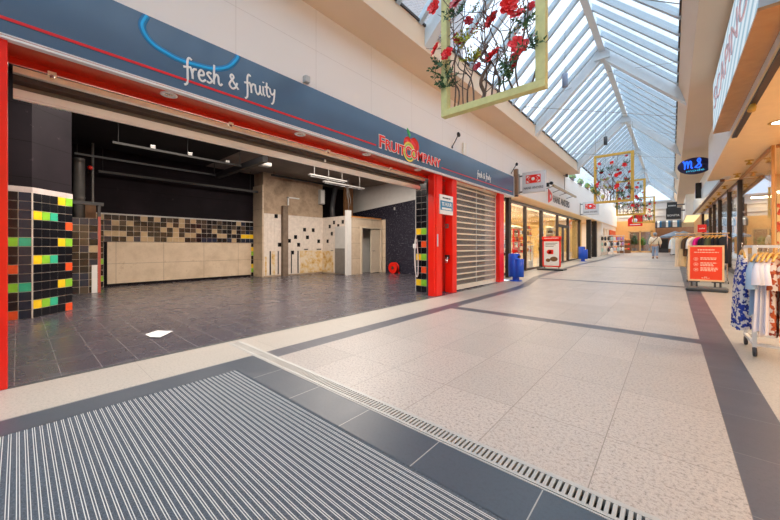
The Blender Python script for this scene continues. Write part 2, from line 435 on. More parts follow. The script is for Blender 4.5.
for i, (a, b) in enumerate((RL, RR)):
    mb = MB(); nx = V((b[1]-a[1], 0, -(b[0]-a[0]))).normalized()*.012
    mb.prism([(a[0],-8,a[1]),(b[0],-8,b[1]),(b[0]+nx.x,-8,b[1]+nx.z),(a[0]+nx.x,-8,a[1]+nx.z)], (0,48.2,0))
    w = struct('window_%d' % (i+1), mb, M['roofglass'])
    mb = MB(); y = -7.6
    while y < 40.2:
        for dz in (0,):
            mb.bar((a[0],y,a[1]-.05),(b[0],y,b[1]-.05), .05, .09, (0,1,0))
        mb.bar((a[0],y,a[1]+.05),(b[0],y,b[1]+.05), .07, .03, (0,1,0))
        y += .66
    struct('glazing_bar', mb, M['barsteel'], w)
mb = MB(); mb.box(-1.68,-1.52,-8,40.2,7.12,7.3); struct('trim_4', mb, M['roofsteel'])
for i in range(7):
    y = -1.2 + 6.6*i - .2
    mb = MB()
    for a, b in (RL, RR):
        d = V((b[0]-a[0],0,b[1]-a[1])); ex = .05 if a[0] < -1.6 else .15
        mb.bar((a[0]-d.x*ex,y,a[1]-.2-d.z*ex),(b[0],y,b[1]-.2), .28, .2, (0,1,0))
    mb.box(-1.8,-1.4,y-.17,y+.17,6.9,7.22)
    struct('trim_%d' % (5+i), mb, M['roofsteel'])
# thin tie cables under the roof glass
mb = MB()
for y in (3.5, 10.1, 16.7, 23.3):
    mb.tube([(-3.4,y,5.45),(.1,y+4.2,5.5)], .008, 5); mb.tube([(.1,y,5.5),(-1.6,y+3,7.1)], .006, 5); mb.tube([(-3.4,y,5.4),(-1.6,y+3,7.1)], .006, 5)
struct('trim_20', mb, M['grey'])
# upper glazing beyond the bulkhead, and the gable
mb = MB(); mb.prism([(-4.25,19,5.0),(-4.24,19,5.0),(-3.56,19,5.4),(-3.57,19,5.4)], (0,21.2,0)); struct('window_3', mb, M['roofglass'])
mb = MB(); mb.prism([(-3.56,40.2,5.4),(.13,40.2,5.55),(-1.6,40.2,7.3)], (0,.02,0)); struct('window_4', mb, M['roofglass'])

# brick house seen through the roof, left
m, tt, o = nt('pale_brick'); b = bsdf(tt, o, .9)
br = N(tt, 'ShaderNodeTexBrick'); br.inputs['Scale'].default_value = 1; br.inputs['Color1'].default_value = lin((158,142,136)); br.inputs['Color2'].default_value = lin((138,124,122)); br.inputs['Mortar'].default_value = lin((178,178,178))
br.inputs['Brick Width'].default_value = .22; br.inputs['Row Height'].default_value = .075; br.inputs['Mortar Size'].default_value = .012
mp = N(tt, 'ShaderNodeMapping'); mp.inputs['Rotation'].default_value = (PI/2,0,PI/2); g = N(tt, 'ShaderNodeNewGeometry'); tt.links.new(g.outputs['Position'], mp.inputs[0])
cx_ = N(tt, 'ShaderNodeSeparateXYZ'); tt.links.new(g.outputs['Position'], cx_.inputs[0]); cb = N(tt, 'ShaderNodeCombineXYZ'); tt.links.new(cx_.outputs[1], cb.inputs[0]); tt.links.new(cx_.outputs[2], cb.inputs[1])
tt.links.new(cb.outputs[0], br.inputs['Vector']); tt.links.new(br.outputs[0], b.inputs['Base Color']); M['brick'] = m
t = thing('brick_house', 'pale brick house wall seen through the roof glass behind the flower frame', 'building', (-11,9,5))
MBox(-12,-10.5,-2,19.5,5,20).build('wall', M['brick'], t, True)
for y in (5.2, 8.2, 11.2):
    f = MBox(-10.52,-10.42,y,y+1.1,9,10.6).build('window_frame', M['white'], t, True)
    MBox(-10.43,-10.40,y+.1,y+1.0,9.1,10.5).build('pane', M['steelblue'], f, True)
t = thing('flat_roofed_building', 'pale house with glazed front seen through the roof beyond the bulkhead', 'building', (-8,26,4))
MBox(-9.5,-7,20,34,5,8.2).build('wall', M['white'], t, True)
for y in (21,24,27,30):
    MBox(-7.03,-6.94,y,y+1.8,6.1,7.6).build('window', M['steelblue'], t, True)
MBox(-9.7,-6.8,19.8,34.2,8.2,8.4).build('roof', M['barsteel'], t, True)

# ------------------------------------------------------------------ shop front, red portal
t = thing('shop_sign', 'long slate blue shop sign panel with fruit logo above the red portal', 'sign', (-4.22,5,2.95))
MBox(-4.25,-4.2,-8,11.46,2.97,3.655).build('panel', M['fascia'], t, True)
mb = MB(); mb.box(-4.25,-4.185,-8,11.48,2.935,2.955); mb.box(-4.25,-4.19,-8,11.48,2.96,2.975); mb.box(-4.25,-4.195,11.46,11.49,2.94,3.66)
mb.build('edge_strip', M['white'], t, True)
mb = MB(); mb.box(-4.2,-4.194,-8,4.42,3.092,3.118); mb.box(-4.2,-4.194,6.72,11.3,3.092,3.114); mb.build('red_stripe', mat('red_stripe',(214,20,34),.35), t, True)
script_mb('fresh & fruity', (-4.2,1.25,3.135), (0,1,.125), (0,-.125,1), .124, .0135).build('lettering', M['white'], t, True)['label'] = 'white handwritten lettering'
script_mb('fresh & fruity', (-4.2,8.62,3.2), (0,1,.03), (0,-.03,1), .1, .012).build('lettering', M['white'], t, True)
arc = [(.9,3.65),(.857,3.538),(.883,3.445),(.953,3.373),(1.062,3.336),(1.206,3.311),(1.412,3.329),(1.578,3.363),(1.731,3.451),(1.83,3.582),(1.855,3.65)]
arcp = smooth_pts([(-4.199,a,b_) for a, b_ in arc], 6)
mb = MB(); mb.tube(arcp, .034, 8, flat=(1,0,0)); mb.v = [V((-4.2+(p.x+4.199)*.15, p.y, min(p.z,3.655))) for p in mb.v]
g_ = mb.build('blue_ring', mat('blue_ring_halo', (34,126,184), .3), t, True)
mb = MB(); mb.tube(arcp, .014, 8, flat=(1,0,0)); mb.v = [V((-4.197+(p.x+4.199)*.3, p.y, min(p.z,3.655))) for p in mb.v]
mb.build('ring_core', mat('blue_ring_core', (20,176,240), .3), g_, True)
# emblem: red apple with yellow-green ring and leaf
mb = MB(); cy, cz = 5.5, 3.27
mb.lathe((-4.2,cy+.12,cz+.1), [(.17,0),(.17,.008),(.0,.009)], 28, (1,0,0)); mb.lathe((-4.2,cy-.10,cz+.1), [(.14,0),(.14,.008),(.0,.009)], 28, (1,0,0)); ap = mb.build('apple', M['red'], t, True)
mb = MB(); mb.k = 0
for r0, r1, k_, h in ((.20,.165,0,.012),(.165,.13,1,.013),(.13,.11,0,.012)):
    vs = []; fs = []
    for j in range(40):
        a = 2*PI*j/40
        for r in (r0, r1): vs.append((-4.2+h, cy-.07+math.cos(a)*r, cz-.07+math.sin(a)*r*1.05))
    for j in range(40):
        q = (j+1) % 40; mb.k = k_ if not (k_ == 1 and j > 20) else 2
        fs = [(2*j, 2*q, 2*q+1, 2*j+1)]; mb.add([vs[i] for i in fs[0]], [(0,1,2,3)], False)
mb.build('ring', [mat('yellow_ring',(244,214,90),.35), mat('lime_ring',(170,200,70),.35), mat('green_ring',(60,170,80),.35)], t, True)
mb = MB(); mb.prism([(-4.2,cy-.05,cz+.24),(-4.2,cy-.02,cz+.3),(-4.2,cy-.07,cz+.38),(-4.2,cy-.13,cz+.42),(-4.2,cy-.12,cz+.33)], (.012,0,0)); mb.build('leaf', mat('apple_leaf_green',(56,180,84),.4), t, True)
for body, y0, z0, h, w in (('F',4.50,3.085,.235,.155),('RUIT',4.675,3.085,.195,.60),('C',5.30,3.075,.235,.175),('OMPANY',5.49,3.085,.195,1.16)):
    text_mb(body, (-4.193,y0-.01,z0-.015), (0,1,0), (0,0,1), h+.03, w+.02, .008, .05).build('letter_outline', M['white'], t, True)
    text_mb(body, (-4.186,y0,z0), (0,1,0), (0,0,1), h, w, .008, .012).build('lettering', M['red'], t, True)

# red soffit + portal (part of the building)
mb = MB(); mb.box(-4.57,-4.19,-.36,10.72,2.945,2.965); mb.box(-4.6,-4.57,-.36,6.7,2.885,2.965); struct('trim_11', mb, M['red_sof'])
def rpost(y0, y1, x0, x1, label, zt=2.945):
    b_ = MBox(x0,x1,y0,y1,0,zt).build('portal_post', M['red'], bevel=.004); b_['kind'] = 'structure'; return b_
struct('trim_12', MBox(-4.42,-4.22,-.36,-.056,0,2.945), M['red'], bevel=.005)
mb = MB(); mb.box(-4.5,-4.28,6.62,6.88,0,2.945); mb.box(-4.47,-4.3,6.55,6.62,0,2.945); struct('trim_13', mb, M['red'], bevel=.005)
struct('trim_14', MBox(-4.64,-4.58,6.88,7.6,0,2.945), M['red'])
struct('trim_15', MBox(-4.5,-4.28,7.38,7.6,0,2.945), M['red'], bevel=.005)
mb = MB(); mb.box(-4.37,-4.24,10.32,10.68,gz(10.7),2.945); struct('trim_16', mb, M['red'], bevel=.005)
# raised shutter over the wide opening
t = thing('roller_shutter', 'raised roller shutter with cream bottom bar over the wide open shop front', 'shutter', (-4.7,3.3,2.6))
mb = MB(); mb.box(-4.66,-4.6,-.03,6.6,2.82,2.875); mb.build('top_rail', M['cream_alu'], t, True)
mb = MB(); mb.box(-4.82,-4.62,-.03,6.6,2.76,2.80); mb.build('housing', M['darkbrown'], t, True)
mb = MB(); mb.box(-4.80,-4.74,-.03,6.6,2.64,2.715); mb.box(-4.79,-4.75,-.03,6.6,2.62,2.64); mb.build('bottom_bar', mat('white_coated_bar',(248,246,242),.35,.45,var=.02), t, True, .004)
mb = MB(); mb.box(-4.78,-4.76,-.03,6.6,2.715,2.76); mb.build('slat', M['grey'], t, True)
mb = MB(); mb.box(-4.55,-4.47,6.6,6.62,0,2.82); mb.build('guide_rail', M['charcoal'], t, True)
MBox(-4.7,-4.68,3.6,3.63,2.715,2.82).build('bracket', M['white'], t, True)
# closed see-through shutter
t = thing('roller_shutter', 'closed see-through roller shutter of white bars between red posts', 'shutter', (-4.4,9,0))
mb = MB(); y0, y1 = 7.6, 10.32
for i in range(18):
    z = .12 + .157*i
    mb.box(-4.425,-4.375,y0,y1,z,z+.034)
mb.build('slat', M['cream_alu'], t, True)
MBox(-4.405,-4.395,y0,y1,.12,2.9).build('clear_panel', M['polycarb'], t, True)
MBox(-4.44,-4.37,y0,y1,.03,.12).build('bottom_bar', M['cream_alu'], t, True)
MBox(-4.415,-4.385,8.95,8.98,.12,2.9).build('centre_strip', M['alu'], t, True)
MBox(-4.5,-4.34,y0,y1,2.88,2.944).build('top_rail', M['cream_alu'], t, True)

ORD = ['first','second','third','fourth','fifth','sixth','seventh','eighth','ninth','tenth']
t = thing('downlight', 'leftmost round downlight in the red soffit near the large red post', 'downlight', (-4.36,1.14,2.945), group='downlights in the red soffit')
mb = MB(); mb.lathe((0,0,0), [(.085,0),(.085,-.008),(.06,-.012),(.055,-.004)], 20); mb.build('rim', M['white'], t)
mb = MB(); mb.lathe((0,0,-.001), [(.055,0),(.04,-.004),(0,-.005)], 16); mb.build('lamp', M['chrome'], t)
for i, y in enumerate((2.88,4.33,5.97,7.6,9.33)):
    dup(t, (-4.36,y,2.945), '%s round downlight from the left in the red soffit' % ORD[i+1])
t = thing('soffit_bracket', 'leftmost small metal catch under the red soffit of the wide opening', 'bracket', (-4.565,.22,2.9), group='metal catches along the red soffit')
MBox(-.02,.02,-.03,.03,-.03,.0).build('plate', M['cream_alu'], t); mb = MB(); mb.cyl((0,0,-.03),(0,0,-.06),.018,10); mb.build('pin', M['chrome'], t)
for i, y in enumerate((1.92,3.59,5.27)): dup(t, (-4.565,y,2.9), '%s small metal catch from the left under the red soffit' % ORD[i+1])

# rental sign, key switch, lock
t = thing('rental_sign', 'white and blue rental board across the red posts reading TE HUUR', 'sign', (-4.26,7.05,2.0))
MBox(-4.285,-4.255,6.74,7.36,2.0,2.48).build('board', M['white'], t, True)
b_ = MBox(-4.256,-4.251,6.76,7.34,2.1,2.33).build('blue_band', mat('rental_blue',(28,132,178),.4), t, True)
MBox(-4.252,-4.248,6.82,7.28,2.115,2.165).build('white_band', M['white'], b_, True)
text_mb('TE HUUR', (-4.252,6.81,2.2), (0,1,0), (0,0,1), .095, .48, .004, .02).build('lettering', M['white'], b_, True)
mb = MB()
for a, q in ((6.86,.1),(6.98,.16),(7.16,.07)): mb.box(-4.256,-4.252,a,a+q,2.385,2.42)
mb.build('heading', M['charcoal'], t, True)
t = thing('key_switch', 'small grey key switch box on the side of the second red post', 'switch', (-4.43,7.38,1.68))
MBox(-4.475,-4.395,7.34,7.38,1.68,1.79).build('box', M['grey'], t, True, .004); mb = MB(); mb.cyl((-4.435,7.34,1.735),(-4.435,7.33,1.735),.022,12); mb.build('barrel', M['chrome'], t, True)
t = thing('shutter_lock', 'silver and black lock with padlock on the side of the second red post', 'lock', (-4.43,7.38,.85))
MBox(-4.48,-4.36,7.33,7.38,.88,.98).build('hasp', M['black'], t, True, .006)
mb = MB(); mb.ell((-4.42,7.3,.82),(.055,.03,.05)); mb.build('padlock', M['chrome'], t, True)
mb = MB(); mb.tube([(-4.455,7.3,.84),(-4.46,7.3,.92),(-4.38,7.3,.92),(-4.385,7.3,.84)], .01, 6); mb.build('shackle', M['chrome'], t, True)
s = MBox(-4.28,-4.27,6.645,6.69,1.2,1.5).build('post_sticker', M['steelblue']); tag(s, 'narrow pale blue sticker on the tall red post', 'sticker')

# wall fittings above the sign
s = MBox(-4.25,-4.17,2.85,2.94,3.7,3.8).build('wall_sensor', M['ltgrey'], bevel=.01); tag(s, 'small grey box sensor on the cream wall above the sign', 'sensor')
s = MBox(-4.25,-4.19,7.82,7.96,3.66,3.98).build('wall_plate', M['cream_alu'], bevel=.004); tag(s, 'cream upright plate on the wall right above the sign', 'plate')
def arm_lamp(y, z, label):
    t = thing('arm_lamp', label, 'lamp', (-4.25,y,z), group='arm lamps above the shop sign')
    mb = MB(); mb.tube([(0,.0,-.28),(.12,0,-.1),(.2,-.02,.0)], .012, 6); mb.build('arm', M['charcoal'], t)
    mb = MB(); mb.lathe((.2,-.02,.0), [(.03,.06),(.045,.0),(.04,-.06),(0,-.06)], 12, (.3,-.8,.2)); mb.build('head', M['black'], t)
    mb = MB(); mb.cyl((0,0,-.28),(.015,0,-.28),.03,10); mb.build('wall_mount', M['charcoal'], t)
arm_lamp(7.3, 4.02, 'black arm lamp on the wall above the middle of the shop sign')
arm_lamp(11.35, 4.05, 'black arm lamp on the wall above the right end of the sign')
t = thing('bracket_post', 'brown upright sign bracket on the wall at the end of the shop sign', 'bracket', (-4.2,11.65,2.98))
MBox(-4.25,-4.12,11.58,11.7,2.98,3.95).build('upright', mat('bronze_metal',(142,112,86),.4,.3), t, True, .004); MBox(-4.2,-4.1,11.5,11.6,2.96,3.0).build('foot', M['darkbrown'], t, True)
# ------------------------------------------------------------------ inside the empty shop
def tiles(mb, O, u, v, nu, nv, sw, sh, fn, gap=.01, th=.008):
    O, u, v = V(O), V(u).normalized(), V(v).normalized(); n = u.cross(v)
    mb.k = 0
    mb.face([O, O+u*nu*sw, O+u*nu*sw+v*nv*sh, O+v*nv*sh])
    for i in range(nu):
        for j in range(nv):
            c = fn(i, j)
            if c is None: continue
            mb.k = c
            a = O+u*(i*sw+gap/2)+v*(j*sh+gap/2)+n*.001; w = u*(sw-gap); h = v*(sh-gap)
            mb.add([a, a+w, a+w+h, a+h, a+n*th, a+w+n*th, a+w+h+n*th, a+h+n*th], [(4,5,6,7),(0,1,5,4),(1,2,6,5),(2,3,7,6),(3,0,4,7)], False)
    mb.k = 0
# tiled column, front left
mb = MB(); mb.prism([(-8.08,-4,0),(-8.08,.156,0),(-8.58,.67,0),(-8.95,.67,0),(-8.95,-4,0)], (0,0,4.1)); struct('wall_column', mb, M['blackwall'])
mb = MB(); mb.prism([(-8.065,-4,2.1),(-8.065,.16,2.1),(-8.57,.685,2.1),(-8.95,.685,2.1),(-8.95,-4,2.1)], (0,0,.09)); struct('trim_21', mb, mat('grimy_white_plaster', (196,184,182), .8, var=.15))
C5 = {(0,10):3,(1,10):4,(2,10):5,(4,9):6,(3,7):3,(4,7):4,(0,5):3,(1,5):4,(2,5):5,(4,4):6,(3,2):3,(4,2):4,(0,1):3,(1,1):4,(2,1):5,(4,0):6}
def colf(i, j):
    return {(0,1):3,(1,1):4,(2,1):5,(3,3):3,(4,3):4,(4,0):6}.get((i,j%5), 1)
mb = MB(); d = V((-.5,.514,0)).normalized()
tiles(mb, (-8.07,.165,.0), d, (0,0,1), 5, 14, .1425, .15, colf)
tiles(mb, (-8.068,-2.545,.0), (0,1,0), (0,0,1), 18, 14, .15, .15, lambda i, j: {(16,3):4,(17,3):5,(16,8):4,(17,8):5,(16,5):6,(16,0):6,(14,1):3,(13,6):4}.get((i,j), 2 if i == 17 else 1))
mb.box(-8.075,-8.05,.15,.17,0,2.1)
struct('trim_22', mb, TILES)
# low tiled partition, left back
mb = MB(); mb.box(-11.45,-11.32,-4,1.36,0,1.93); struct('wall_partition', mb, M['blackwall'])
rnd = random.Random(3)
mb = MB(); tiles(mb, (-11.315,-.9,.0), (0,1,0), (0,0,1), 13, 11, .175, .175, lambda i, j: 2 if j >= 10 else rnd.choice([1,8,8,9,1,1,2]) if 3 < j < 10 else rnd.choice([1,1,2,8])); struct('trim_23', mb, TILES)  # beige tiles in the middle rows paint reflections onto the dark tiling
struct('trim_24', MBox(-11.46,-11.3,1.375,1.43,0,1.98), mat('pink_red_trim',(190,92,78),.5)); struct('trim_25', MBox(-11.3,-11.27,1.25,1.36,0,.72), M['white'])
# back wall
struct('wall_back', MBox(-12.9,-12.72,-4,11.2,0,4.1), M['blackwall'])
mb = MB(); mb.box(-12.72,-12.68,1.75,6.12,.08,1.34); struct('trim_26', mb, M['plaster'])
rnd = random.Random(5)
def backf(i, j):
    if i > 23: return {5:3,1:3}.get(j, rnd.choice([1,2,8]))
    if 3 <= i <= 4: return rnd.choice([1,9,8,1])
    if 10 <= i <= 14: return rnd.choice([9,9,1,1,8])  # extra beige tiles imitate blotchy reflections in the dark strip
    return rnd.choice([1,1,1,8,1,2,9])
mb = MB(); tiles(mb, (-12.71,1.5,1.35), (0,1,0), (0,0,1), 27, 5, .176, .162, backf)
tiles(mb, (-12.71,1.5,0), (0,1,0), (0,0,1), 1, 8, .17, .168, lambda i, j: {4:4,1:4}.get(j, 1))
tiles(mb, (-12.71,6.12,0), (0,1,0), (0,0,1), 1, 8, .13, .168, lambda i, j: {6:3,5:4,2:3,1:4}.get(j, 1)); struct('trim_27', mb, TILES)
struct('trim_28', MBox(-12.72,-12.69,1.5,6.25,2.16,2.2), M['ltgrey'])
# white tiled wall, forward of the back wall
mb = MB(); mb.box(-12.7,-11.98,6.26,9.1,0,4.1); struct('wall_concrete', mb, M['concrete'])
struct('trim_29', MBox(-12.72,-11.96,6.22,6.27,0,3.6), M['plaster'])
BK = {(3,14),(4,7),(9,9),(10,7),(12,11),(13,9),(15,11),(17,8),(7,8),(8,5)}
def whf(i, j):
    if (i, j) in BK: return 1
    if j < 6: return 7 if i in (0,2,3,7,9) else None
    return 7
mb = MB(); tiles(mb, (-11.97,6.28,.05), (0,1,0), (0,0,1), 19, 15, .148, .163, whf, .007)
struct('trim_30', mb, TILES)
mb = MB(); mb.box(-11.975,-11.962,7.9,9.08,.06,1.02); mb.box(-11.975,-11.96,6.6,6.75,.06,1.0); mb.box(-11.975,-11.96,6.32,6.4,.06,.8); struct('trim_31', mb, M['glue'])
mb = MB()
for y in (6.52,6.86,7.46,7.78): mb.box(-11.97,-11.957,y,y+.05,.08,1.02)
mb.box(-11.97,-11.957,8.1,8.3,1.05,1.1); mb.box(-11.97,-11.957,8.75,9.0,1.05,1.1); struct('trim_44', mb, M['black'])
struct('trim_32', MBox(-11.97,-11.8,7.02,7.24,0,2.85), mat('dirty_brown_pilaster',(122,106,92),.8,var=.2))
mb = MB(); mb.box(-11.97,-11.93,7.3,7.36,2.9,3.25); mb.box(-11.97,-11.93,7.3,7.85,3.2,3.25); struct('trim_33', mb, M['white'])
# cubicle with door
mb = MB(); mb.box(-11.97,-10.35,9.1,9.2,0,2.5); struct('wall_cubicle', mb, M['plaster'])
BK2 = {(3,12),(5,13),(4,10),(2,8),(4,5),(7,12),(9,13)}
mb = MB(); tiles(mb, (-11.96,9.09,.05), (1,0,0), (0,0,1), 11, 15, .146, .163, lambda i, j: 1 if (i,j) in BK2 else (7 if j > 5 else None), .007); struct('trim_34', mb, TILES)
struct('trim_35', MBox(-11.95,-11.2,9.075,9.095,.06,1.0), M['glue'])
t = thing('cubicle_panel', 'grey steel and white panel fixed to the end of the tiled partition', 'panel', (-10.7,9.07,0))
MBox(-11.05,-10.36,9.05,9.085,.03,1.12).build('lower_plate', M['grey'], t, True); MBox(-11.05,-10.36,9.05,9.085,1.12,2.06).build('upper_plate', M['ltgrey'], t, True)
struct('trim_36', MBox(-10.36,-10.2,9.02,9.24,.0,2.72), M['white'])
mb = MB(); mb.box(-10.3,-10.2,9.24,9.85,0,2.4); mb.box(-10.3,-10.2,9.85,11.05,2.02,2.4); mb.box(-10.3,-10.2,11.05,11.2,0,2.4); struct('wall_front', mb, M['plaster'])
mb = MB(); mb.box(-10.2,-10.17,9.78,9.86,0,2.06); mb.box(-10.2,-10.17,11.04,11.12,0,2.06); mb.box(-10.2,-10.17,9.86,11.04,2.0,2.06); struct('trim_37', mb, M['door'])
struct('wall_inner', MBox(-10.95,-10.85,9.2,11.2,0,2.38), M['white'])
t = thing('door_leaf', 'cream door leaf standing in the cubicle doorway at the back of the shop', 'door', (-10.3,10.5,0))
MBox(-10.27,-10.23,10.45,11.03,.02,1.98).build('leaf', M['door'], t, True); mb = MB(); mb.cyl((-10.23,10.55,1.0),(-10.18,10.55,1.0),.012,8); mb.bar((-10.18,10.54,1.0),(-10.18,10.66,1.0),.018); mb.build('handle', M['charcoal'], t, True)
for i, (x, y_, z) in enumerate(((-10.3,10.0,2.44),(-10.55,10.05,2.44))):
    s = MBox(x-.1,x+.1,9.26,11.1,z+.002,z+.055).build('timber_board', M['orangewood']); tag(s, ['orange timber board on the front edge of the cubicle roof','orange timber board lying behind the front one on the cubicle roof'][i], 'board', 'timber boards on the cubicle')
struct('ceiling', MBox(-11.97,-10.2,9.2,11.2,2.38,2.44), M['plaster'])
# right side wall
struct('wall_right', MBox(-12.9,-4.6,11.2,11.4,0,4.1), M['white'])
mb = MB(); mb.prism([(-12.9,11.185,0),(-4.6,11.185,0),(-4.6,11.185,3.5),(-12.9,11.185,2.85)], (0,.015,0)); struct('trim_38', mb, M['navy'])
struct('wall_divider', MBox(-4.95,-4.62,10.75,11.4,0,3.09), M['wall'])
mb = MB(); mb.box(-5.14,-4.64,6.98,7.4,0,2.95); struct('wall_pier', mb, M['black'])
mb = MB(); RF = {(0,9):3,(1,9):4,(1,7):6,(0,5):3,(1,5):4,(1,3):6,(0,1):3,(1,1):4}
tiles(mb, (-5.14,6.97,0), (1,0,0), (0,0,1), 3, 17, .166, .168, lambda i, j: RF.get((i,j), 4 if (i == 2 and j in (1,5,9)) else 1)); struct('trim_39', mb, TILES)
struct('trim_40', MBox(-5.16,-5.14,6.96,7.0,0,2.95), M['ltgrey'])
struct('ceiling', MBox(-12.9,-4.45,-4,4.45,4.1,4.2), M['ceil_black']); struct('ceiling', MBox(-12.9,-4.45,4.45,11.4,4.1,4.2), M['ceil'])
struct('wall_end', MBox(-12.9,-4.45,-4.15,-4,0,4.1), M['blackwall'])
struct('trim_41', MBox(-4.6,-4.46,-4,11.2,2.97,4.1), M['black'])
# beams and rails under the ceiling
mb = MB(); mb.bar((-11.5,4.4,3.57),(-8.3,4.4,3.57),.14,.16); struct('trim_42', mb, M['black'])
def ceil_bar(name, x, y0, y1, z, w, label, m, rods):
    t = thing(name, label, 'ceiling rail', (x,(y0+y1)/2,z))
    mb = MB(); mb.bar((x,y0,z),(x,y1,z),w,w); mb.build('rail', m, t, True)
    for r in rods:
        mb = MB(); mb.cyl((x,r,z),(x,r,4.1),.009,6); mb.build('rod', M['black'], t, True)
ceil_bar('lamp_rail', -9.5, 1.4, 4.3, 3.55, .05, 'dark grey lamp rail hanging across the black ceiling nearest the opening', M['black'], (1.5,2.9,4.25))
ceil_bar('lamp_rail', -11.5, .95, 4.4, 3.58, .05, 'grey steel rail hanging above the low tiled partition', M['charcoal'], (1.0,4.3))
ceil_bar('cable_tray', -12.3, 1.5, 6.2, 3.34, .07, 'black cable tray running along the black back wall', M['black'], (1.6,5.9))
ceil_bar('cable_tray', -11.6, 6.4, 9.6, 3.95, .07, 'black cable tray under the bare ceiling along the concrete wall', M['black'], (6.5,9.5))
t = thing('rail_lamp', 'leftmost small white lamp on the hanging lamp rail', 'lamp', (-9.5,2.15,3.575), group='small lamps on the lamp rail')
MBox(-.03,.03,-.05,.05,0,.06).build('body', M['ltgrey'], t, bevel=.008); MBox(-.03,.03,-.05,.05,.07,.075).build('lens', M['chrome'], t)
dup(t, (-9.5,2.95,3.575), 'middle small white lamp on the hanging lamp rail'); dup(t, (-9.5,3.9,3.575), 'rightmost small white lamp on the hanging lamp rail')
t = thing('floodlight', 'white floodlight on the end of the black ceiling beam', 'lamp', (-9.0,4.72,3.58))
MBox(-9.12,-8.9,4.58,4.92,3.56,3.66).build('housing', M['white'], t, True, .015); MBox(-9.1,-8.92,4.6,4.9,3.545,3.56).build('lens', M['ltgrey'], t, True)
mb = MB(); mb.bar((-9.0,4.47,3.6),(-9.0,4.6,3.6),.03); mb.build('bracket', M['charcoal'], t, True)
for i, (x, y0, y1, z, lb) in enumerate(((-9,6.3,7.9,3.55,'white fluorescent strip lamp hanging under the bare ceiling further back'),(-8.5,6.5,8.3,3.28,'white fluorescent strip lamp hanging lower and nearer the opening'))):
    t = thing('strip_lamp', lb, 'lamp', (x,(y0+y1)/2,z))
    MBox(x-.06,x+.06,y0,y1,z,z+.05).build('housing', M['grey'], t, True, .006)
    mb = MB(); mb.cyl((x,y0+.04,z-.018),(x,y1-.04,z-.018),.017,8); mb.build('tube', M['paper'], t, True)
    for q in (y0+.2, y1-.2): mb = MB(); mb.cyl((x,q,z+.05),(x,q,4.1),.007,6); mb.build('rod', M['grey'], t, True)
t = thing('ventilation_pipe', 'silver ventilation pipe rising behind the low tiled partition', 'pipe', (-12.2,1.12,0))
mb = MB(); mb.lathe((-12.2,1.1,0), [(.12,0),(.12,1.2),(.13,1.21),(.13,1.25),(.12,1.26),(.12,2.5),(.13,2.51),(.13,2.55),(.12,2.56),(.12,3.6)], 20); mb.build('pipe', M['grey'], t, True)
mb = MB(); mb.cyl((-12.25,1.38,0),(-12.25,1.38,4.1),.03,10); mb.build('thin_pipe', M['grey'], t, True)
s = MBox(-12.05,-12.0,1.2,1.42,0,2.4).build('brown_board', M['brownwood']); tag(s, 'brown wooden board leaning upright behind the low tiled partition', 'board')
t = thing('alarm_bell', 'small red alarm lamp beside the silver pipe on the dark wall', 'alarm', (-12.15,1.5,3.3))
mb = MB(); mb.ell((-11.98,1.3,3.35),.06); mb.build('dome', M['red'], t, True); mb = MB(); mb.cyl((-12.72,1.36,3.35),(-12.0,1.31,3.35),.02,8); mb.build('stem', M['black'], t, True)
s = MBox(-11.46,-11.36,-.2,1.5,2.28,2.36).build('steel_lintel', M['charcoal']); tag(s, 'dark steel bar above the low tiled partition', 'bar')
s2 = MBox(-11.44,-11.38,1.38,1.44,1.98,2.28).build('post', M['charcoal'], s)
t = thing('junction_box', 'cream junction box high on the concrete wall near the cubicle', 'box', (-11.9,9.0,3.4))
MBox(-11.98,-11.8,8.85,9.09,3.1,3.75).build('box', M['ltgrey'], t, True, .01); MBox(-11.8,-11.79,8.88,9.06,3.15,3.7).build('lid', M['white'], t, True)
t = thing('duct', 'dark bent duct between the junction box and the cubicle roof', 'duct', (-11.7,9.5,2.44))
mb = MB(); mb.tube(smooth_pts([(-11.6,9.4,2.44),(-11.6,9.35,2.9),(-11.7,9.5,3.4),(-11.75,9.7,4.1)]), .11, 12); mb.build('tube', M['charcoal'], t, True)
s = MBox(-11.3,-11.2,9.75,10.25,2.44,4.1).build('chipboard_panel', M['brownwood']); tag(s, 'brown chipboard panel standing on the cubicle roof', 'board')
t = thing('loose_cables', 'loose cream cables hanging from the ceiling above the cubicle', 'cable', (-10.2,9.0,3.0))
for dx, zz in ((0,2.75),(.06,2.9),(-.05,3.2)):
    mb = MB(); mb.tube(smooth_pts([(-10.25+dx,9.1,4.1),(-10.3+dx,9.12,3.6),(-10.2+dx*2,9.08,zz+.2),(-10.26+dx,9.14,zz)]), .012, 6); mb.build('cable', M['grey'], t, True)
mb = MB(); mb.box(-10.2,-10.0,11.17,11.185,0,2.45); struct('trim_43', mb, M['plaster'])
t = thing('fire_hose_reel', 'red fire hose reel standing on the floor against the navy wall', 'hose reel', (-9.35,11.0,0))
mb = MB(); mb.lathe((-9.35,10.92,.25), [(.25,0),(.25,.03),(.17,.04),(.17,.12),(.25,.13),(.25,.16),(.19,.16),(.18,.12),(.0,.12)], 24, (0,1,0)); mb.build('drum', M['red'], t, True)
mb = MB()
for r in (.19,.215): mb.tube([(-9.35+r*math.cos(a/16*PI),10.985,.25+r*math.sin(a/16*PI)) for a in range(33)], .02, 6)
mb.build('hose', M['black'], t, True); mb = MB(); mb.lathe((-9.35,10.9,.25), [(.07,0),(.07,.03),(.0,.03)], 16, (0,1,0)); mb.build('hub', M['chrome'], t, True)
mb = MB(); mb.bar((-9.6,11.1,.0),(-9.35,11.09,.3),.04); mb.bar((-9.1,11.1,.0),(-9.35,11.09,.3),.04); mb.build('bracket', M['red'], t, True)
t = thing('hanging_cable', 'white electric cable with socket hanging on the tiled pier', 'cable', (-5.15,6.93,.4))
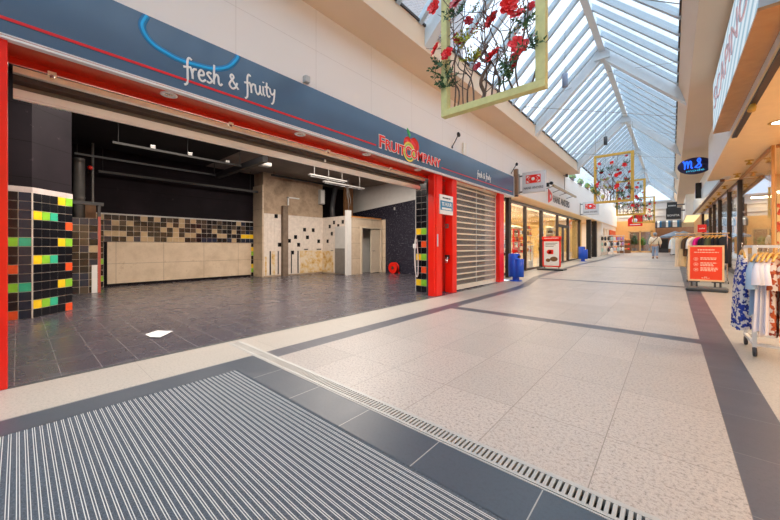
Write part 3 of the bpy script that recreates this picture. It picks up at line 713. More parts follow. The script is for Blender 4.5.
mb = MB(); mb.tube(smooth_pts([(-5.12,6.94,1.5),(-5.16,6.93,1.2),(-5.15,6.92,.8),(-5.1,6.92,.42),(-5.05,6.93,.5),(-5.06,6.94,1.0),(-5.1,6.94,1.4)]), .014, 6); mb.build('cable', M['white'], t, True)
MBox(-5.2,-5.1,6.9,6.96,1.15,1.27).build('socket', M['white'], t, True, .01)
s = MBox(-9.5,-9.42,11.17,11.185,2.85,2.98).build('wall_socket', M['ltgrey']); tag(s, 'small pale socket plate high on the navy wall', 'socket')
# ------------------------------------------------------------------ optician's shop further along the left side
GX = -4.97
Y0, Y1 = 11.45, 26.2
struct('trim_59', MBox(-4.64,-4.5,11.8,12.02,0,3.09), M['darkbrown'])
struct('ceiling', MBox(-9.5,-4.252,11.49,26.4,3.09,3.2), M['cream_soffit'])
mb = MB(); mb.face([(-9.5,11.4,gz(11.4)+.003),(-5.05,11.4,gz(11.4)+.003),(-5.05,26.4,gz(26.4)+.003),(-9.5,26.4,gz(26.4)+.003)]); struct('floor', mb, mat('warm_shop_floor',(214,190,160),.35,var=.05))
struct('wall_shop', MBox(-9.6,-9.5,11.4,26.4,0,3.2), mat('cream_shop_wall',(246,236,214),.6,var=.03)); struct('wall_shop', MBox(-9.5,-4.9,26.4,26.6,0,3.2), mat('ochre_shop_wall',(232,204,140),.6,var=.04))
struct('wall_shop', MBox(-9.5,-4.6,11.4,11.5,0,3.2), M['white'])
mull = [(11.62,.16),(14.9,.09),(17.3,.2),(20.3,.1),(22.8,.1),(26.1,.2)]
for i in range(5):
    a, b_ = mull[i][0], mull[i+1][0]
    w = struct('window_%d' % (5+i), MBox(GX-.006,GX+.006,a+mull[i][1]/2,b_-mull[i+1][1]/2,gz(a)+.1,3.0), M['glass'])
    struct('sill', MBox(GX-.05,GX+.05,a,b_,gz(a)-.05,gz(a)+.1), M['darkbrown'], w)
for i, (y, w_) in enumerate(mull): struct('trim_%d' % (50+i), MBox(GX-.07,GX+.07,y-w_/2,y+w_/2,gz(y)-.05,3.02), M['darkbrown'])
struct('trim_57', MBox(GX-.07,GX+.07,11.5,26.2,3.0,3.09), M['darkbrown'])
mb = MB(); mb.box(GX-.05,GX+.06,20.35,22.75,2.35,2.5); mb.box(GX-.05,GX+.06,21.5,21.6,gz(21),2.35); struct('trim_58', mb, M['charcoal'])
M['ochre2'] = mat('ochre_goods',(230,170,80),.5)
# display shelves with spectacles
t = thing('display_shelf', 'leftmost lit display shelf with small goods behind the optician window', 'shelf', (-6.6,12.4,gz(12.4)+.003), group='display shelves in the optician shop')
MBox(-.05,0,-.8,.8,0,2.3).build('back_panel', mat('cream_panel',(240,222,186),.5), t)
for z in (.1,.55,.95,1.35,1.75,2.15): MBox(0,.3,-.8,.8,z,z+.03).build('shelf', M['white'], t)
rr = random.Random(11); sm = [M['red'], M['orangewood'], mat('amber_goods',(226,160,70),.5), mat('black_goods',(40,36,36),.4), M['steelblue'], M['brownwood']]
for z in (.55,.95,1.35,1.75):
    for q in range(6):
        y = -.7+q*.25+rr.uniform(-.04,.04); h = rr.uniform(.07,.22)
        MBox(.06,.2,y,y+rr.uniform(.1,.2),z+.03,z+.03+h).build('spectacle_case', rr.choice(sm), t, bevel=.01)
for i, (x, y) in enumerate(((-6.6,14.4),(-6.8,16.4),(-7.4,18.4),(-7.4,20.6),(-6.4,24.2))):
    dup(t, (x,y,gz(y)+.003), '%s lit display shelf from the left behind the optician window' % ORD[i+1])
t = thing('display_stand', 'red framed display stand just inside the optician window', 'stand', (-5.6,15.6,gz(15.6)+.003))
for a in (-.35,.35): MBox(-.03,.03,a-.03,a+.03,0,1.9).build('post', M['red'], t)
for z in (.3,.8,1.3,1.85): MBox(-.15,.15,-.38,.38,z,z+.03).build('shelf', M['red'], t)
for z in (.33,.83,1.33):
    for q in (-.25,0,.2): MBox(-.08,.08,q-.07,q+.07,z,z+.2).build('goods', rr.choice(sm), t, bevel=.01)
dup(t, (-5.7,13.6,gz(13.6)+.003), 'red framed display stand behind the leftmost optician window pane')
for q, (yy, lb) in enumerate(((12.7,'pale goods stand behind the first optician window pane'),(18.6,'pale goods stand behind the window pane just left of the door'),(16.6,'pale goods stand behind the second optician window pane'))):
    t = thing('goods_stand', lb, 'stand', (-5.35,yy,gz(yy)+.003), group='pale goods stands in the optician window')
    MBox(-.12,.12,-.3,.3,0,.35).build('plinth', M['white'], t)
    for a in (-.28,.28): MBox(-.015,.015,a-.015,a+.015,.35,1.9).build('post', M['gold'], t)
    for z in (.8,1.2,1.6,1.9):
        MBox(-.1,.1,-.3,.3,z-.02,z).build('shelf', M['white'], t)
        for a in (-.2,0,.2): MBox(-.06,.06,a-.06,a+.06,z,z+rr.uniform(.08,.2)).build('goods', rr.choice(sm+[M['ochre2'],M['white']]), t, bevel=.01)
t = thing('window_poster', 'pale poster banner hanging in the optician window beside the door', 'poster', (-5.2,24.6,1.0))
MBox(-5.15,-5.13,23.4,24.2,gz(24)+.003,2.75).build('banner', M['paper'], t, True); MBox(-5.13,-5.125,23.5,24.1,1.7,2.2).build('picture', M['steelblue'], t, True)
t = thing('round_counter', 'white round counter inside the optician shop', 'counter', (-7.5,22.6,gz(22.6)+.003))
mb = MB(); mb.lathe((0,0,0), [(.5,0),(.5,.95),(.56,.96),(.56,1.0),(0,1.0)], 24); mb.build('body', M['white'], t)
# projecting light boxes
def eye_logo(mb_o, x0, z0, w, h, yf, parent):
    MBox(x0, x0+w, yf-.006, yf, z0, z0+h).build('logo_field', M['red'], parent)
    mb = MB(); cx, cz = x0+w/2, z0+h/2; y = yf-.012; e = .006
    mb.lathe((cx,yf-.006,cz), [(h*.2,0),(h*.2,.006),(0,.006)], 16, (0,-1,0))
    for s in (-1,1):
        for r in (h*.40,):
            pts = [V((cx+s*w*.2,0,cz+h*.28)), V((cx+s*w*.34,0,cz)), V((cx+s*w*.2,0,cz-h*.28))]
            for a, b in zip(pts, pts[1:]): mb.bar((a.x,y+.003,a.z),(b.x,y+.003,b.z),.006,h*.11,(0,0,1) if False else (0,1,0))
        for u in (-1,1):
            mb.prism([(cx+s*w*.44,yf-.006,cz+u*h*.40),(cx+s*w*.24,yf-.006,cz+u*h*.40),(cx+s*w*.44,yf-.006,cz+u*h*.12)], (0,-.006,0))
    mb.build('logo', M['white'], parent)
def lightbox(loc, label, sc=1):
    t = thing('light_box_sign', label, 'sign', loc, group='projecting optician signs')
    MBox(0,.78,-.08,.08,0,.74).build('box', mat('light_box_grey',(206,210,214),.35,var=.02), t, bevel=.008)
    MBox(.03,.75,-.085,-.08,.03,.71).build('face', mat('light_box_face',(214,218,222),.3,var=.02), t)
    eye_logo(None, .13, .33, .50, .29, -.085, t)
    text_mb('HANS ANDERS', (.06,-.085,.12), (1,0,0), (0,0,1), .085, .66, .004, .012).build('lettering', M['black'], t)
    mb = MB(); mb.box(-.15,0,-.02,.02,.62,.66); mb.box(-.15,0,-.02,.02,.04,.08); mb.build('arm', M['charcoal'], t); MBox(-.15,-.12,-.05,.05,0,.72).build('wall_plate', M['alu'], t)
    t.scale = (sc,)*3; return t
lightbox((-4.1,12.1,3.13), 'nearer square light box sign with red eye logo on the left wall')
lightbox((-4.09,22.6,3.1), 'farther square light box sign with red eye logo behind the flower frame', 1.06)
t = thing('wall_lettering', 'red logo and dark shop lettering on the cream wall above the optician window', 'sign', (-4.25,16,3.25))
mb = MB(); mb.prism([(-4.25,15.85,3.2),(-4.25,16.35,3.36),(-4.25,16.45,3.5),(-4.25,16.35,3.66),(-4.25,15.85,3.82)], (.03,0,0)); e_ = mb.build('logo', M['red'], t, True)
mb = MB(); mb.lathe((-4.22,16.12,3.5), [(.1,0),(.1,.006),(0,.006)], 16, (1,0,0)); mb.build('logo_eye', M['white'], e_, True)
text_mb('HANS ANDERS', (-4.25,16.65,3.3), (0,1,0), (0,0,1), .34, 3.2, .012, .0).build('lettering', M['charcoal'], t, True)
t = thing('sign_lamp_bar', 'long bronze lamp bar with thin arms above the optician lettering', 'lamp', (-3.9,17.5,3.85))
mb = MB(); mb.bar((-3.9,15.3,3.86),(-3.9,19.7,3.86),.07,.09); mb.build('bar', mat('bronze_bar',(182,158,116),.35,.3), t, True)
for y in (15.4,16.6,17.8,19.2): mb = MB(); mb.bar((-4.25,y,3.75),(-3.9,y,3.85),.025); mb.build('arm', M['grey'], t, True)
mb = MB(); mb.box(-4.25,-4.05,15.15,15.3,3.82,3.98); mb.ell((-3.95,15.2,3.95),(.08,.12,.07)); mb.build('end_lamp', M['black'], t, True)
t = thing('wall_spotlight', 'small dark spotlight with cable at the far end of the beige bulkhead', 'lamp', (-4.25,18.6,4.8))
mb = MB(); mb.lathe((-4.1,18.6,4.85), [(.06,.08),(.07,-.06),(0,-.06)], 12); mb.build('head', M['charcoal'], t, True); mb = MB(); mb.bar((-4.25,18.6,4.88),(-4.1,18.6,4.88),.03); mb.build('arm', M['charcoal'], t, True)
mb = MB(); mb.cyl((-4.23,18.75,3.95),(-4.23,18.75,4.9),.012,6); mb.build('cable', M['grey'], t, True)
# shrubs on the ledge
def leafball(mb, c, r, n, rnd, sz=.09):
    for _ in range(n):
        d = V((rnd.gauss(0,1), rnd.gauss(0,1), abs(rnd.gauss(0,.8)))).normalized()
        p = V(c) + V((d.x*r[0], d.y*r[1], d.z*r[2]))*rnd.uniform(.5,1)
        a = V((rnd.gauss(0,1),rnd.gauss(0,1),rnd.gauss(0,1))).normalized()*sz; b = a.cross(d).normalized()*sz*.4
        mb.face([p-a, p-b, p+a, p+b])
rnd = random.Random(21); proto = None
for i, y in enumerate((20.5,22.6,24.8,26.8,28.9,31.2)):
    lb = '%s green shrub from the left on the white ledge under the roof' % ORD[i].replace('first','nearest')
    if proto is None:
        proto = thing('ledge_shrub', lb, 'plant', (-4.27,y,5.0 if y > 23.5 else 4.95), group='shrubs on the white ledge')
        mb = MB(); leafball(mb, (.04,0,.14), (.12,.46,.26), 380, rnd); mb.build('foliage', mat('ledge_green',(130,196,110),.6,var=.3,vs=9), proto)
        MBox(-.1,.06,-.4,.4,0,.08).build('planter', M['grey'], proto)
    else: dup(proto, (-4.27,y,5.0 if y > 23.5 else 4.95), lb)
# litter bins
t = thing('litter_bin', 'blue litter bin beside the end red post of the closed shutter', 'bin', (-3.98,11.05,gz(11.05)), group='blue litter bins')
mb = MB(); mb.lathe((0,0,0), [(.2,0),(.2,.02),(.05,.03)], 24); mb.cyl((0,0,.02),(0,0,.2),.11,14); mb.build('foot', M['bin_blue'], t)
mb = MB(); mb.lathe((-.06,0,.14), [(.17,0),(.18,.01),(.18,.77),(.17,.78),(0,.78)], 24); mb.build('body', M['bin_blue'], t)
mb = MB(); mb.lathe((.10,.0,.14), [(.15,0),(.16,.01),(.16,.59),(.15,.60),(0,.60)], 20); mb.build('side_bin', M['bin_blue'], t)
MBox(.07,.13,-.09,.09,.78,.86).build('opening', M['black'], t)
dup(t, (-4.2,23.2,gz(23.2)), 'blue litter bin further along beside the dark column past the optician')
# sandwich board with red header
t = thing('poster_stand', 'red framed poster stand with white poster outside the optician window', 'poster stand', (-4.12,15.9,gz(15.9)), rz=.0)
MBox(-.55,.55,-.35,.35,.0,.07).build('base', M['charcoal'], t, bevel=.02)
for a in (-.3,.3): MBox(a-.02,a+.02,-.03,.03,.06,.16).build('leg', M['grey'], t)
mb = MB(); mb.box(-.38,.38,-.04,.04,.14,.2); mb.box(-.38,.38,-.04,.04,1.3,1.36); mb.box(-.38,-.32,-.04,.04,.14,1.36); mb.box(.32,.38,-.04,.04,.14,1.36); mb.build('frame', M['red'], t, bevel=.006)
h_ = MBox(-.4,.4,-.05,.05,1.36,1.52).build('header', M['red'], t, bevel=.01); text_mb('HANS ANDERS', (0,-.05,1.41), (1,0,0), (0,0,1), .06, .6, .004, .01, 'CENTER').build('lettering', M['white'], h_)
p_ = MBox(-.32,.32,-.03,.0,.2,1.3).build('poster', M['white'], t)
mb = MB()
for i in range(3): mb.box(-.25,.25-.08*i,-.034,-.03,1.2-.07*i,1.225-.07*i)
mb.build('print', M['grey'], p_); mb = MB(); mb.lathe((-.1,-.03,.82), [(.1,0),(.1,.006),(0,.006)], 20, (0,-1,0)); mb.box(-.1,.08,-.036,-.03,.72,.92); mb.build('red_badge', M['red'], p_)
mb = MB(); mb.ell((.1,-.03,.5),(.16,.008,.11)); mb.ell((-.14,-.03,.44),(.1,.008,.08)); mb.build('picture', M['brownwood'], p_)
# further shops on the left
struct('wall_shop', MBox(-9,-4.3,31.2,31.4,0,4.0), M['white']); struct('ceiling', MBox(-9,-4.252,26.6,40.2,3.15,3.3), M['cream_soffit'])
struct('wall_shop', MBox(-9.1,-9,26.6,40.2,0,3.3), mat('orange_shop_wall',(232,150,66),.6,var=.05))
mb = MB(); mb.face([(-9,26.6,gz(26.6)+.003),(-5.05,26.6,gz(26.6)+.003),(-5.05,40.2,gz(40.2)+.003),(-9,40.2,gz(40.2)+.003)]); struct('floor', mb, mat('warm_far_shop_floor',(206,178,146),.4))
for i, (y, x) in enumerate(((27.0,-4.5),(29.2,-4.5))): struct('trim_%d' % (60+i), MBox(x-.15,x+.12,y-.2,y+.2,gz(y)-.05,3.15), M['black'])
struct('window_10', MBox(-4.62,-4.6,26.6,31.2,gz(27)+.1,3.15), M['glass'])
mb = MB(); mb.box(-4.5,-4.3,31.4,39.8,2.75,3.3); mb.box(-4.5,-4.3,31.4,31.9,0,2.75); mb.box(-4.5,-4.3,31.9,34.6,0,1.1); mb.box(-4.5,-4.3,33.1,33.4,1.1,2.75); mb.box(-4.5,-4.3,34.6,35.0,0,2.75); struct('wall_cream', mb, mat('cream_shop_front',(238,222,202),.5))
struct('window_11', MBox(-4.42,-4.4,31.9,34.6,1.1,2.75), M['glass'])
# ------------------------------------------------------------------ far end of the mall
E0 = 40.2; ZE = gz(40.2)
M['ochre'] = mat('orange_fascia', (230,176,108), .5, var=.05)
mb = MB(); mb.box(-4.6,-1.2,E0,E0+.2,2.75,3.75); mb.box(-4.6,-3.3,E0,E0+.2,ZE,2.75); mb.box(-1.45,-1.2,E0,E0+.2,ZE,2.75); struct('wall_far', mb, M['ochre'])
mb = MB(); mb.box(-4.6,1.8,E0,E0+.2,3.75,5.6); mb.box(-1.2,1.8,E0,E0+.2,3.0,3.75); struct('wall_gable', mb, mat('pale_grey_panels',(206,200,194),.6,var=.05,vs=.8))
mb = MB(); mb.box(-4,1.6,E0-.06,E0,4.1,4.16); mb.box(-4,1.6,E0-.08,E0,4.75,4.85); mb.box(-4,1.6,E0-.1,E0,5.45,5.6); struct('trim_70', mb, M['ltgrey'])
mb = MB()
for a in (-3.3,-2.42,-1.55): mb.box(a,a+.1,E0-.02,E0+.1,ZE,2.75)
mb.box(-3.3,-1.45,E0-.02,E0+.1,2.62,2.75); mb.box(-3.3,-1.45,E0-.02,E0+.1,ZE,ZE+.15); struct('door_1', mb, M['wood'])
struct('window_12', MBox(-3.2,-1.55,E0+.04,E0+.05,ZE+.15,2.62), M['glass'])
struct('floor', MBox(-6,3.5,E0,48,ZE-.1,ZE), M['granite_side']); struct('wall_outer', MBox(-6,3.5,48,48.2,0,5), mat('brown_back_wall',(120,84,60),.7))
struct('ceiling', MBox(-6,3.5,E0+.2,48,3.9,4.0), M['white'])
rnd = random.Random(4)
for i, (x, h) in enumerate(((-3.62,1.9),(-2.95,2.1),(-2.28,1.7),(-1.6,1.9))):
    t = thing('potted_plant', '%s large green plant from the left behind the far glass doors' % ORD[i].replace('first','leftmost'), 'plant', (x,42,ZE), group='plants behind the far doors')
    mb = MB(); mb.lathe((0,0,0), [(.15,0),(.2,.4),(.17,.4),(.0,.36)], 14); mb.build('pot', M['grey'], t)
    mb = MB(); leafball(mb, (0,0,.8), (.3,.3,h-.9), 300, rnd, .12); mb.build('foliage', M['leaf'] if i % 2 else mat('bright_leaf',(96,160,60),.6,var=.3), t)
    mb = MB(); mb.cyl((0,0,.3),(0,0,h*.7),.03,6); mb.build('stem', M['twig'], t)
# striped awning
t = thing('striped_awning', 'striped blue, white and grey awning on the far facade right of the orange fascia', 'awning', (0,40,3))
cs = [mat('awning_blue',(44,110,150),.7), mat('awning_white',(232,230,222),.7), mat('awning_grey',(92,98,104),.7)]
sq = [2,1,0,2,2,1,0,2,1,1,0,2]; mb = MB(); w = 1.86/len(sq)
for i, c in enumerate(sq):
    mb.k = c; x = -1.2+i*w
    mb.prism([(x,E0-.05,3.62),(x+w,E0-.05,3.62),(x+w,E0-.6,3.45),(x,E0-.6,3.45)], (0,0,.02)); mb.box(x,x+w,E0-.62,E0-.6,2.98,3.46)
mb.build('canvas', cs, t, True); mb = MB(); mb.bar((-1.2,E0-.61,2.97),(.68,E0-.61,2.97),.05); mb.build('front_bar', M['charcoal'], t, True)
MBox(-1.2,-1.15,E0-.6,E0-.01,3.4,3.44).build('arm', M['charcoal'], t, True); MBox(.61,.66,E0-.6,E0-.01,3.4,3.44).build('arm', M['charcoal'], t, True)
struct('wall_niche', MBox(-1.2,1.8,42.2,42.3,ZE,3.9), mat('brown_shop_interior',(150,108,78),.7,var=.2,vs=2))
s = MBox(-1.0,-.25,40.7,40.8,ZE,1.95).build('menu_board', M['charcoal']); tag(s, 'dark menu board standing behind the person under the awning', 'board')
s2 = MBox(-.92,-.33,40.68,40.7,1.0,1.85).build('panel', M['black'], s)
def parasol(x, y, z0, hh, r, label):
    t = thing('parasol', label, 'parasol', (x,y,z0), group='grey parasols at the far end')
    mb = MB(); n = 8; ring = [(r*math.cos(2*PI*i/n+.39), r*math.sin(2*PI*i/n+.39), hh-.42) for i in range(n)]
    for i in range(n):
        a, b = ring[i], ring[(i+1) % n]; mb.face([(0,0,hh), a, b]); mb.face([a, (a[0],a[1],a[2]-.14), (b[0],b[1],b[2]-.14), b])
    mb.build('canopy', mat('grey_parasol_cloth',(130,142,158),.8), t)
    mb = MB(); mb.cyl((0,0,.04),(0,0,hh),.03,10); mb.build('pole', M['ltgrey'], t)
    mb = MB()
    for p in ring: mb.bar((0,0,hh-.55),(p[0]*.9,p[1]*.9,p[2]+.0),.02)
    mb.build('rib', M['grey'], t)
    mb = MB(); mb.lathe((0,0,0), [(.3,0),(.3,.05),(.06,.08)], 16); mb.build('base', M['charcoal'], t)
parasol(.18,35.0,gz(35),1.95,1.0,'grey open parasol in front of the striped awning')
parasol(.75,38.0,gz(38),2.0,.95,'grey open parasol further back beside the right wall')
t = thing('cafe_counter', 'brown and grey counter under the grey parasol at the far right', 'counter', (.4,37,gz(37)))
MBox(-.1,.9,36.2,36.7,gz(36.4),gz(36.4)+1.05).build('body', M['brownwood'], t, True); MBox(-.15,.95,36.15,36.75,gz(36.4)+1.05,gz(36.4)+1.1).build('top', M['ltgrey'], t, True)
# red hanging sign, dark box signs
t = thing('hanging_sign', 'red rounded hanging sign with white writing in front of the orange fascia', 'sign', (-2.9,36,3))
mb = MB(); mb.prism([(-3.0,36,3.0),(-1.95,36,3.0),(-1.95,36,4.0),(-2.6,36,4.0),(-3.0,36,3.65)], (0,.12,0)); mb.build('board', M['red'], t, True, .03)
mb = MB(); mb.lathe((-2.5,36,3.5), [(.2,0),(.2,.01),(.0,.01)], 20, (0,-1,0)); mb.box(-2.85,-2.1,35.99,36,3.12,3.18); mb.build('lettering', M['white'], t, True)
mb = MB(); mb.cyl((-2.3,36.06,4.0),(-2.3,36.06,6.7),.012,6); mb.cyl((-2.1,36.06,4.0),(-2.1,36.06,6.9),.012,6); mb.build('wire', M['grey'], t, True)
t = thing('box_sign', 'large dark box sign with white BONITA lettering at the far end', 'sign', (0,33,3.3))
MBox(-.35,.52,33,33.2,3.3,4.16).build('box', M['charcoal'], t, True, .01); text_mb('BONITA', (-.27,33,3.52), (1,0,0), (0,0,1), .15, .70, .01, .02).build('lettering', M['white'], t, True)
MBox(.52,.95,33.05,33.15,3.9,4.0).build('arm', M['grey'], t, True)
t = thing('box_sign', 'small dark box sign with white lettering above the larger dark box sign', 'sign', (0,33.6,4.2))
MBox(-.30,.30,33.6,33.75,4.16,4.68).build('box', M['charcoal'], t, True, .01); mb = MB()
for q in range(6): mb.box(-.22+.075*q,-.17+.075*q,33.59,33.6,4.34,4.44)
mb.build('lettering', M['white'], t, True)
MBox(.30,.95,33.63,33.72,4.4,4.5).build('arm', M['grey'], t, True)
# goods outside the far left shops
def goods_rack(loc, label, cols, seed):
    t = thing('goods_rack', label, 'rack', loc); r = random.Random(seed)
    for a in (-.4,.4): MBox(a-.02,a+.02,-.02,.02,.05,1.7).build('post', M['ltgrey'], t)
    MBox(-.45,.45,-.25,.25,0,.05).build('base', M['ltgrey'], t)
    for z in (.35,.8,1.25,1.68):
        MBox(-.42,.42,-.18,.18,z-.02,z).build('shelf', M['white'], t)
    for z in (.35,.8,1.25):
        for q in range(4):
            mb = MB(); mb.ell((-.32+q*.21,-.04,z+.15),(.09,.12,.15+r.uniform(0,.03)),10,6); mb.build('bag', r.choice(cols), t)
lil = [mat('lilac_goods',(176,140,190),.6), mat('mint_goods',(184,214,206),.6), mat('rose_goods',(214,120,140),.6), M['white'], M['charcoal']]
goods_rack((-3.95,31.2,gz(31.2)), 'goods rack with pale mint and dark bags outside the cream shop front', [lil[1],lil[3],lil[4]], 2)
goods_rack((-3.75,33.2,gz(33.2)), 'goods rack full of lilac and white bags, middle of the three racks', lil, 5)
goods_rack((-3.6,35.2,gz(35.2)), 'goods rack of pink and white bags nearest the orange shop', [lil[2],lil[3],M['red'],lil[0]], 8)
t = thing('fruit_stand', 'tiered stand of orange goods left of the far glass doors', 'stand', (-3.5,38.4,gz(38.4)))
r = random.Random(9)
for kx, (z, y) in enumerate(((.3,-.4),(.75,-.1),(1.2,.2))):
    MBox(-.5,.5,y-.2,y+.2,0,z).build('tier', M['brownwood'], t)
    for q in range(6):
        mb = MB(); mb.ell((-.4+q*.16,y+r.uniform(-.08,.08),z+.09),(.09,.09,.09),10,6); mb.build('goods', r.choice([M['orangewood'],M['ochre'],M['red']]), t)
s = MBox(-4.28,-4.2,35.2,38.8,2.2,2.7).build('orange_banner', mat('orange_banner_cloth',(232,96,44),.7)); tag(s, 'orange red banner above the last shop on the left', 'banner')

# ------------------------------------------------------------------ person walking away
def skin_mesh(joints, edges, name, m, parent, sub=2):
    me = bpy.data.meshes.new(name); me.from_pydata([j[0] for j in joints], edges, []); me.materials.append(m)
    ob = bpy.data.objects.new(name, me); col.objects.link(ob)
    md = ob.modifiers.new('skin', 'SKIN')
    for i, j in enumerate(joints):
        r = j[1]; me.skin_vertices[0].data[i].radius = (r, r) if not isinstance(r, tuple) else r
    me.skin_vertices[0].data[0].use_root = True
    sb = ob.modifiers.new('sub', 'SUBSURF'); sb.levels = sub; sb.render_levels = sub
    dg = bpy.context.evaluated_depsgraph_get(); ev = ob.evaluated_get(dg)
    nm = bpy.data.meshes.new_from_object(ev); nm.name = name
    nm.polygons.foreach_set('use_smooth', [True]*len(nm.polygons))
    bpy.data.objects.remove(ob)
    o2 = bpy.data.objects.new(name, nm); col.objects.link(o2); o2.parent = parent
    return o2
px_, py_ = -1.13, 28.5
t = thing('person', 'person seen from behind in cream jacket, grey cap and blue jeans walking away', 'person', (-.87,28.5,gz(28.5)))
skin = mat('skin_tone',(206,160,132),.6)
J = [((0,0,.92),(.15,.11)),((0,0,1.15),(.14,.10)),((0,0,1.38),(.17,.10)),((0,0,1.5),(.06,.06)),((0,.01,1.6),(.085,.10)),((0,.01,1.70),(.07,.09)),
     ((-.2,0,1.42),.06),((-.26,-.02,1.14),.05),((-.27,.06,.92),.04),((-.27,.08,.84),(.025,.045)),
     ((.2,0,1.42),.06),((.26,.02,1.14),.05),((.27,.08,.92),.04),((.27,.1,.84),(.025,.045)),
     ((-.09,0,.86),.095),((-.1,.06,.48),.065),((-.1,-.02,.09),.045),((-.11,.12,.05),.04),
     ((.09,0,.86),.095),((.1,-.02,.48),.065),((.1,-.2,.12),.045),((.11,-.08,.05),.04)]
Eg = [(0,1),(1,2),(2,3),(3,4),(4,5),(2,6),(6,7),(7,8),(8,9),(2,10),(10,11),(11,12),(12,13),(0,14),(14,15),(15,16),(16,17),(0,18),(18,19),(19,20),(20,21)]
body = skin_mesh(J, Eg, 'body', skin, t)
def fingers(sx, y):
    mb = MB()
    for i in range(4): mb.tube([(sx, y-.03+.02*i, .82),(sx, y-.025+.02*i, .775),(sx-.012*(1 if sx>0 else -1), y-.02+.02*i, .745-.004*abs(i-1.5))], [.011,.010,.008], 6)
    mb.tube([(sx, y+.045,.84),(sx-.01, y+.07,.80),(sx-.015,y+.07,.775)],[.012,.011,.009],6)
    return mb
fingers(-.27,.09).build('fingers', skin, body); fingers(.27,.11).build('fingers', skin, body)
mb = MB(); mb.ell((0,.115,1.6),(.018,.025,.025)); mb.ell((-.085,.01,1.6),(.015,.03,.035)); mb.ell((.085,.01,1.6),(.015,.03,.035)); mb.build('face_features', skin, body)
K = [((0,0,.9),(.2,.15)),((0,0,1.12),(.19,.145)),((0,0,1.34),(.215,.14)),((0,0,1.46),(.10,.09)),
     ((-.21,0,1.40),.095),((-.28,-.02,1.14),.082),((-.285,.05,.95),.07),((.21,0,1.40),.095),((.28,.02,1.14),.082),((.285,.07,.95),.07)]
skin_mesh(K, [(0,1),(1,2),(2,3),(2,4),(4,5),(5,6),(2,7),(7,8),(8,9)], 'jacket', mat('cream_jacket_cloth',(244,232,210),.85,var=.06), t)
T_ = [((0,0,.92),(.165,.13)),((-.09,0,.82),.115),((-.1,.06,.48),.088),((-.1,-.02,.13),.082),((.09,0,.82),.115),((.1,-.02,.48),.088),((.1,-.19,.16),.082)]
skin_mesh(T_, [(0,1),(1,2),(2,3),(0,4),(4,5),(5,6)], 'jeans', mat('blue_jeans',(138,158,188),.85,var=.15), t)
mb = MB(); mb.ell((-.11,.06,.045),(.055,.14,.05)); mb.build('shoe', M['brownwood'], t); mb = MB(); mb.ell((.11,-.13,.055),(.055,.14,.05)); mb.build('shoe', M['brownwood'], t)
mb = MB(); mb.lathe((0,.01,1.64), [(.13,0),(.115,.01),(.112,.06),(.09,.12),(.0,.14)], 18); mb.build('cap', mat('grey_cap',(150,158,164),.8), t)
mb = MB(); mb.ell((0,-.01,1.58),(.092,.10,.085)); mb.build('hair', M['grey'], t)
mb = MB(); mb.tube(smooth_pts([(-.19,-.12,1.0),(-.05,-.165,1.2),(.1,-.15,1.38),(.15,-.02,1.49)]), .018, 6); mb.build('shoulder_strap', M['brownwood'], t)

